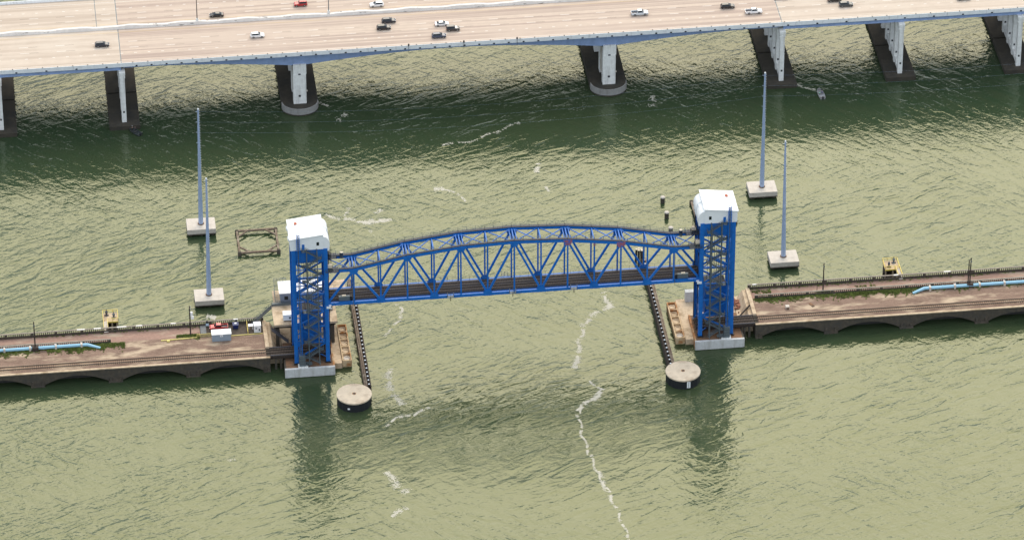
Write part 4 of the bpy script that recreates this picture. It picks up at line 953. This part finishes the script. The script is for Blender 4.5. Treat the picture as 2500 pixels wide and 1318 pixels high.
# ------------------------------------------------------------------ vehicles
PAINT = {}
def paint(c):
    if c not in PAINT: PAINT[c] = mat('car_paint', c, .3, .1, var=.02, coat=.6)
    return PAINT[c]
def car(x, y, head, kind_, c, lab, cat, z=ZR, hood=None, grp='vehicles on the highway bridge'):
    name = {'suv': 'sport_utility_vehicle', 'sedan': 'sedan_car', 'pickup': 'pickup_truck', 'jeep': 'off_road_vehicle'}[kind_]
    T = thing(name, lab, cat, (x, y, z), grp); pm = paint(c)
    G = {'suv': (4.75, 1.9, [(-2.37, .42), (-2.4, .95), (-2.25, 1.1), (1.05, 1.1), (2.0, .98), (2.35, .78), (2.38, .42), (1.9, .3), (-1.95, .3)], [(-2.2, 1.0), (-1.95, 1.64), (.25, 1.68), (1.15, 1.06)]),
         'sedan': (4.8, 1.85, [(-2.38, .42), (-2.4, .88), (-2.2, 1.0), (1.1, .98), (2.1, .84), (2.38, .66), (2.4, .36), (1.9, .28), (-1.95, .28)], [(-1.75, .96), (-.95, 1.40), (.35, 1.43), (1.35, .94)]),
         'pickup': (5.8, 2.02, [(-2.9, .5), (-2.92, 1.15), (-.85, 1.15), (1.35, 1.2), (2.5, 1.12), (2.85, .95), (2.9, .5), (2.4, .38), (-2.4, .38)], [(-.85, 1.12), (-.75, 1.86), (.75, 1.88), (1.45, 1.16)]),
         'jeep': (4.6, 1.9, [(-2.2, .5), (-2.22, 1.15), (.75, 1.15), (1.95, 1.12), (2.2, 1.0), (2.25, .55), (1.8, .42), (-1.8, .42)], [(-2.15, 1.1), (-2.1, 1.84), (.35, 1.84), (.7, 1.12)])}[kind_]
    Lg, W, low, top = G; hw = W / 2
    M = Matrix.Translation((x, y, z)) @ Matrix.Rotation(head, 4, 'Z')
    n = len(low); vs = []
    for yy, k in ((-hw, .93), (-hw + .1, 1), (hw - .1, 1), (hw, .93)):
        cz = .75; vs += [(px * (.985 if k < 1 else 1), yy, cz + (pz - cz) * k) for px, pz in low]
    fs = [tuple(range(n)), tuple(range(3 * n, 4 * n))[::-1]]
    for r in range(3): fs += [(r * n + i, r * n + (i + 1) % n, (r + 1) * n + (i + 1) % n, (r + 1) * n + i) for i in range(n)]
    if kind_ == 'pickup':                                       # open load bed: lower the rear deck, add sides
        low2 = [(px, min(pz, .72) if px <= -.85 and pz > .9 else pz) for px, pz in low]
        low2 = [(-2.9, .5), (-2.92, .72), (-.9, .72), (-.86, 1.15), (1.35, 1.2), (2.5, 1.12), (2.85, .95), (2.9, .5), (2.4, .38), (-2.4, .38)]
        n = len(low2); vs = []
        for yy, k in ((-hw, .95), (-hw + .1, 1), (hw - .1, 1), (hw, .95)): vs += [(px, yy, .8 + (pz - .8) * k) for px, pz in low2]
        fs = [tuple(range(n)), tuple(range(3 * n, 4 * n))[::-1]]
        for r in range(3): fs += [(r * n + i, r * n + (i + 1) % n, (r + 1) * n + (i + 1) % n, (r + 1) * n + i) for i in range(n)]
    body = MB().add(vs, fs).xf(M).build('body', pm, T, bevel=.05)
    if kind_ == 'pickup':
        for q in ((-2.9, -.88, -hw + .02, -hw + .14), (-2.9, -.88, hw - .14, hw - .02), (-2.92, -2.8, -hw + .14, hw - .14)):
            MB().box(q[0], q[1], q[2], q[3], .66, 1.2).xf(M).build('bed_side', pm, T)
        MB().box(-2.8, -.92, -hw + .15, hw - .15, .725, .76).xf(M).build('bed_floor', M_grat, T)
    (a0, z0), (a1, z1), (a2, z2), (a3, z3) = top; wb, wt = hw - .1, hw - .32
    cab = MB().add([(a0, -wb, z0), (a3, -wb, z3), (a3, wb, z3), (a0, wb, z0), (a1, -wt, z1), (a2, -wt, z2), (a2, wt, z2), (a1, wt, z1)],
             [(0, 1, 5, 4), (2, 3, 7, 6), (1, 2, 6, 5), (3, 0, 4, 7), (4, 5, 6, 7), (3, 2, 1, 0)])
    cm = pm
    cab.xf(M).build('cabin', cm, T, bevel=.06)
    def quad(name, P, f=.12):                                   # glass panel, inset and 1 cm proud of the cabin face
        P = [Vector(p) for p in P]; c = sum(P, Vector()) / 4; nr = (P[1] - P[0]).cross(P[3] - P[0]).normalized()
        if nr.dot(c - Vector((0, 0, 1.0))) < 0: nr = -nr
        Q = [p.lerp(c, f) + nr * .03 for p in P]; Rr = [p.lerp(c, f) - nr * .02 for p in P]
        MB().add(Q + Rr, [(0, 1, 2, 3), (7, 6, 5, 4), (0, 4, 5, 1), (1, 5, 6, 2), (2, 6, 7, 3), (3, 7, 4, 0)]).xf(M).build(name, M_glass, T)
    quad('windscreen', [(a3, -wb, z3), (a3, wb, z3), (a2, wt, z2), (a2, -wt, z2)]); quad('rear_window', [(a0, -wb, z0), (a0, wb, z0), (a1, wt, z1), (a1, -wt, z1)])
    for s_ in (-1, 1): quad('side_window', [(a0, s_ * wb, z0 + .06), (a3, s_ * wb, z3 + .06), (a2, s_ * wt, z2), (a1, s_ * wt, z1)], .14)
    if hood: MB().add([(a3 + .12, -hw + .12, z3 + .07), (Lg / 2 - .3, -hw + .15, z3 - .04), (Lg / 2 - .3, hw - .15, z3 - .04), (a3 + .12, hw - .12, z3 + .07)], [(0, 1, 2, 3)]).xf(M).build('hood', paint(hood), T)
    wr = .36 if kind_ in ('suv', 'sedan') else .42
    for wx in (-Lg * .29, Lg * .30):
        for s_ in (-1, 1):
            wh = MB().tube((wx, s_ * (hw - .2), wr), (wx, s_ * (hw + .02), wr), wr, None, 16).xf(M).build('wheel', M_rubber, T)
            MB().tube((wx, s_ * (hw + .0), wr), (wx, s_ * (hw + .035), wr), wr * .6, None, 12).xf(M).build('rim', M_rim, wh)
    zf = low[4][1] - .22
    for s_ in (-1, 1):
        MB().box(Lg / 2 - .1, Lg / 2 + .02, s_ * (hw - .5), s_ * (hw - .12), zf - .08, zf + .08).xf(M).build('headlight', M_lampw, T)
        MB().box(-Lg / 2 - .03, -Lg / 2 + .1, s_ * (hw - .35), s_ * (hw - .1), .72, .95).xf(M).build('tail_light', M_lampr, T)
        MB().box(a3 - .25, a3 - .02, s_ * (hw - .06), s_ * (hw + .14), z3 + .02, z3 + .18).xf(M).build('side_mirror', pm, T)
    MB().box(Lg / 2 - .06, Lg / 2 + .03, -hw + .2, hw - .2, .4, .55).xf(M).build('front_bumper', M_rubber, T)
    MB().box(-Lg / 2 - .03, -Lg / 2 + .06, -hw + .2, hw - .2, .45, .6).xf(M).build('rear_bumper', M_rubber, T)
    return T
BLK, NAV, WHT, RED, GRY, SIL, DGR = (.012, .013, .016), (.012, .018, .035), (.80, .81, .83), (.42, .015, .02), (.10, .11, .12), (.58, .64, .70), (.035, .036, .04)
car(-119.6, 163.6, 0, 'suv', NAV, 'dark navy estate car driving alone near the left edge of the highway', 'car')
car(-67.4, 163.4, 0, 'suv', WHT, 'white crossover alone on the near carriageway above the left main pier', 'car')
car(-22.6, 167.7, 0, 'suv', NAV, 'dark blue estate car beside a black one, the farther of the two', 'car')
car(-24.7, 163.4, 0, 'suv', BLK, 'black estate car beside a dark blue one, the nearer of the two', 'car')
car(-5.0, 163.6, 0, 'sedan', WHT, 'white sedan half hidden behind the dark off-road vehicle', 'car')
car(-1.6, 159.9, 0, 'jeep', DGR, 'dark soft-top off-road vehicle with pale bonnet on the highway', 'car', hood=(.50, .52, .55))
car(-6.8, 155.9, 0, 'suv', (.03, .05, .10), 'dark slate blue hatchback in the lane nearest the parapet', 'car')
car(62.3, 162.6, 0, 'pickup', SIL, 'silver pickup truck with covered cab on the highway right of centre', 'pickup truck')
car(92.6, 163.5, 0, 'suv', BLK, 'black crossover ahead of the silver pickup on the highway', 'car')
car(100.8, 159.0, 0, 'pickup', WHT, 'white pickup truck with dark load bed near the right highway joint', 'pickup truck')
car(129.4, 163.6, 0, 'sedan', BLK, 'black car cut by the top edge beside the dark grey estate', 'car')
car(132.7, 159.9, 0, 'suv', (.04, .05, .055), 'dark grey estate car on the near carriageway at the right', 'car')
car(173.3, 159.6, 0, 'suv', BLK, 'black car cut by the top edge near the right corner', 'car')
car(-80.1, 178.6, math.pi, 'sedan', BLK, 'black sedan driving left on the far carriageway', 'car')
car(-51.3, 182.3, math.pi, 'jeep', RED, 'red boxy off-road vehicle driving left on the far carriageway', 'car')
car(-25.6, 178.9, math.pi, 'suv', WHT, 'white estate car driving left on the far carriageway', 'car')
car(111.7, 167.7, 0, 'suv', RED, 'red car barely showing at the top edge of the highway', 'car')
car(-91.2, 16.9, math.pi, 'pickup', (.50, .010, .018), 'red pickup truck parked on the left causeway behind the grey shelter', 'pickup truck', z=ZC + .08, grp=None)

# ------------------------------------------------------------------ people and boats
def skin_mesh(name, V, E, rad, m, parent=None, loc=(0, 0, 0), M=None, root=0):
    me = bpy.data.meshes.new(name); me.from_pydata([M @ Vector(v) if M else v for v in V], E, []); o = bpy.data.objects.new(name, me); COL.objects.link(o)
    o.location = loc
    if parent is not None: o.parent = parent
    me.materials.append(m)
    md = o.modifiers.new('skin', 'SKIN'); md.use_smooth_shade = True
    if not me.skin_vertices: return o
    for i, r in enumerate(rad):
        r = r if isinstance(r, tuple) else (r, r); me.skin_vertices[0].data[i].radius = r; me.skin_vertices[0].data[i].use_root = (i == root)
    sb = o.modifiers.new('subdivision', 'SUBSURF'); sb.levels = 1; sb.render_levels = 1
    return o
def person(loc, face, sit, shirt, trous, hairc, lab):
    M = Matrix.Rotation(face, 4, 'Z')                         # the figure faces +Y before turning
    hz = .50 if sit else .92                                   # pelvis height
    V = [(0, 0, hz), (0, 0, hz + .22), (0, .01, hz + .42), (0, .0, hz + .54), (0, .01, hz + .61), (0, .03, hz + .70), (0, .03, hz + .80)]
    rad = [(.15, .11), (.135, .10), (.16, .11), (.07, .065), (.055, .055), (.085, .10), (.07, .085)]
    E = [(i, i + 1) for i in range(6)]
    def chain(a, pts, rs):
        for p, r in zip(pts, rs): V.append(p); rad.append(r); E.append((a, len(V) - 1)); a = len(V) - 1
        return a
    hands = []
    for s in (-1, 1):
        hd = Vector((s * .20, .40, hz + .22)) if sit else Vector((s * .24, .28, hz + .12))
        chain(2, [(s * .19, 0, hz + .47), (s * .25, .05, hz + .20), (*(hd - Vector((0, .07, 0))),), tuple(hd)], [.062, .046, .034, .03]); hands.append(hd)
        if sit: chain(0, [(s * .10, .06, hz - .02), (s * .13, .46, hz - .0), (s * .13, .48, .10), (s * .13, .64, .04)], [.09, .068, .045, .042])
        else: chain(0, [(s * .10, .0, hz - .08), (s * .12, .03, .50), (s * .13, 0, .09), (s * .14, .16, .04)], [.095, .066, .046, .042])
    o = skin_mesh('person', V, E, rad, M_skin, None, loc, M); tag(o, lab, 'person', None)
    # fingers, thumb, nose and ears belong to the skin
    m = MB()
    for s, hd in zip((-1, 1), hands):
        for k in range(4): 
            b = hd + Vector((s * (-.03 + .022 * k), .02, 0)); c = b + Vector((0, .05 + .008 * (k in (1, 2)), -.012)); m.tube(b, c, .010, .009, 6); m.tube(c, c + Vector((0, .025, -.028)), .009, .007, 6)
        b = hd + Vector((-s * .035, -.01, 0)); m.tube(b, b + Vector((-s * .03, .045, -.01)), .012, .009, 6)
    m.tube((0, .11, hz + .74), (0, .15, hz + .72), .012, .02, 6)
    for s in (-1, 1): m.tube((s * .075, .02, hz + .73), (s * .10, .01, hz + .745), .02, .025, 6)
    f = m.xf(M).build('fingers_and_face', M_skin, None, loc=(0, 0, 0)); f.parent = o
    Vs = [V[0], V[1], V[2], (0, 0, hz + .50)]; rs = [(.165, .125), (.15, .115), (.175, .125), (.10, .085)]; Es = [(0, 1), (1, 2), (2, 3)]
    for s in (-1, 1):
        a = 2
        for p, r in (((s * .19, 0, hz + .47), .075), ((s * .24, .04, hz + .26), .06)):
            Vs.append(p); rs.append(r); Es.append((a, len(Vs) - 1)); a = len(Vs) - 1
    skin_mesh('shirt', Vs, Es, rs, mat('shirt_cloth', shirt, .85), o, (0, 0, 0), M)
    Vt = [(0, 0, hz)]; rt = [(.17, .125)]; Et = []
    for s in (-1, 1):
        a = 0; L = [((s * .10, .06, hz - .02), .10), ((s * .13, .46, hz), .08), ((s * .13, .48, .14), .058)] if sit else [((s * .10, 0, hz - .08), .105), ((s * .12, .03, .50), .078), ((s * .13, 0, .12), .06)]
        for p, r in L: Vt.append(p); rt.append(r); Et.append((a, len(Vt) - 1)); a = len(Vt) - 1
    skin_mesh('trousers', Vt, Et, rt, mat('trouser_cloth', trous, .85), o, (0, 0, 0), M)
    h = MB()
    for k in range(5):
        a0, a1 = R(18 * k), R(18 * (k + 1)); h.lathe(0, .015, [(.118 * math.cos(a0), hz + .75 + .13 * math.sin(a0)), (max(.003, .118 * math.cos(a1)), hz + .75 + .13 * math.sin(a1))], 14)
    h = h.xf(M).build('hair', mat('hair_or_cap', hairc, .8), None, loc=(0, 0, 0)); h.parent = o
    return o
def boat(x, y, head, Lg, hullc, deckc, lab, console=True):
    T = thing('fishing_boat', lab, 'boat', (x, y, 0), 'small open fishing boats by the highway piers')
    M = Matrix.Translation((x, y, 0)) @ Matrix.Rotation(head, 4, 'Z')      # bow towards +Y before turning
    hm, dm = mat('hull_paint', hullc, .4, coat=.3), mat('boat_deck', deckc, .7)
    st = [(-.5, 1.0), (-.3, 1.08), (0, 1.1), (.2, 1.0), (.35, .72), (.45, .35), (.5, .04)]; vs = []; fs = []
    for k, w_ in st:
        yy = k * Lg; sh = .62 + .25 * max(0, k) ** 1.0
        vs += [(0, yy, -.25 + .3 * max(0, k - .3)), (-w_ * .85, yy, .05), (-w_, yy, sh), (-w_ * .86, yy, sh), (-w_ * .8, yy, .30), (w_ * .8, yy, .30), (w_ * .86, yy, sh), (w_, yy, sh), (w_ * .85, yy, .05)]
    for i in range(len(st) - 1):
        for j in range(9): fs.append((9 * i + j, 9 * i + (j + 1) % 9, 9 * i + 9 + (j + 1) % 9, 9 * i + 9 + j))
    fs += [tuple(range(9)), tuple(range(9 * len(st) - 9, 9 * len(st)))]
    MB().add(vs, fs).xf(M).build('hull', hm, T)
    MB().prism([(-.55, .33 * Lg), (.55, .33 * Lg), (.2, .46 * Lg), (-.2, .46 * Lg)], .55, .66).xf(M).build('bow_deck', dm, T)
    MB().box(-.95, .95, -.49 * Lg, -.40 * Lg, .3, .62).xf(M).build('stern_bench', dm, T)
    if console: MB().box(.1, .8, -.02 * Lg, .1 * Lg, .3, 1.25).xf(M).build('console', dm, T); MB().box(.15, .75, .1 * Lg, .11 * Lg, 1.25, 1.55).xf(M).build('windscreen', M_glass, T)
    MB().box(-.7, .7, -.12 * Lg, -.05 * Lg, .3, .72).xf(M).build('seat_bench', dm, T)
    MB().box(-.22, .22, -.58 * Lg, -.49 * Lg, .2, 1.15).xf(M).build('outboard_motor', M_dark, T, bevel=.06)
    return T
boat(121.6, 141.2, R(3), 6.4, (.36, .37, .39), (.22, .21, .21), 'small white open boat with two people beside the right highway pier')
person((121.1, 140.6, .25), R(10), True, (.35, .75, .62), (.03, .03, .05), (.05, .03, .02), 'person in a pale mint shirt seated on the left of the white boat')
person((122.0, 140.9, .25), R(-5), True, (.16, .22, .42), (.03, .035, .06), (.03, .02, .02), 'person in a blue shirt seated on the right of the white boat')
boat(-110.6, 144.6, R(36), 5.6, (.05, .06, .065), (.05, .055, .055), 'dark skiff moored at the corner of the left highway pier footing', console=False)
person((-111.4, 145.6, .3), R(30), False, (.02, .025, .04), (.02, .02, .03), (.7, .7, .7), 'person in dark clothes and white cap standing in the bow of the dark skiff')
person((-110.5, 145.3, .3), R(-10), False, (.03, .025, .06), (.02, .02, .03), (.10, .05, .04), 'bareheaded person in dark clothes standing in the middle of the dark skiff')

for o in list(bpy.data.objects):
    if '_o' in o: del o['_o']
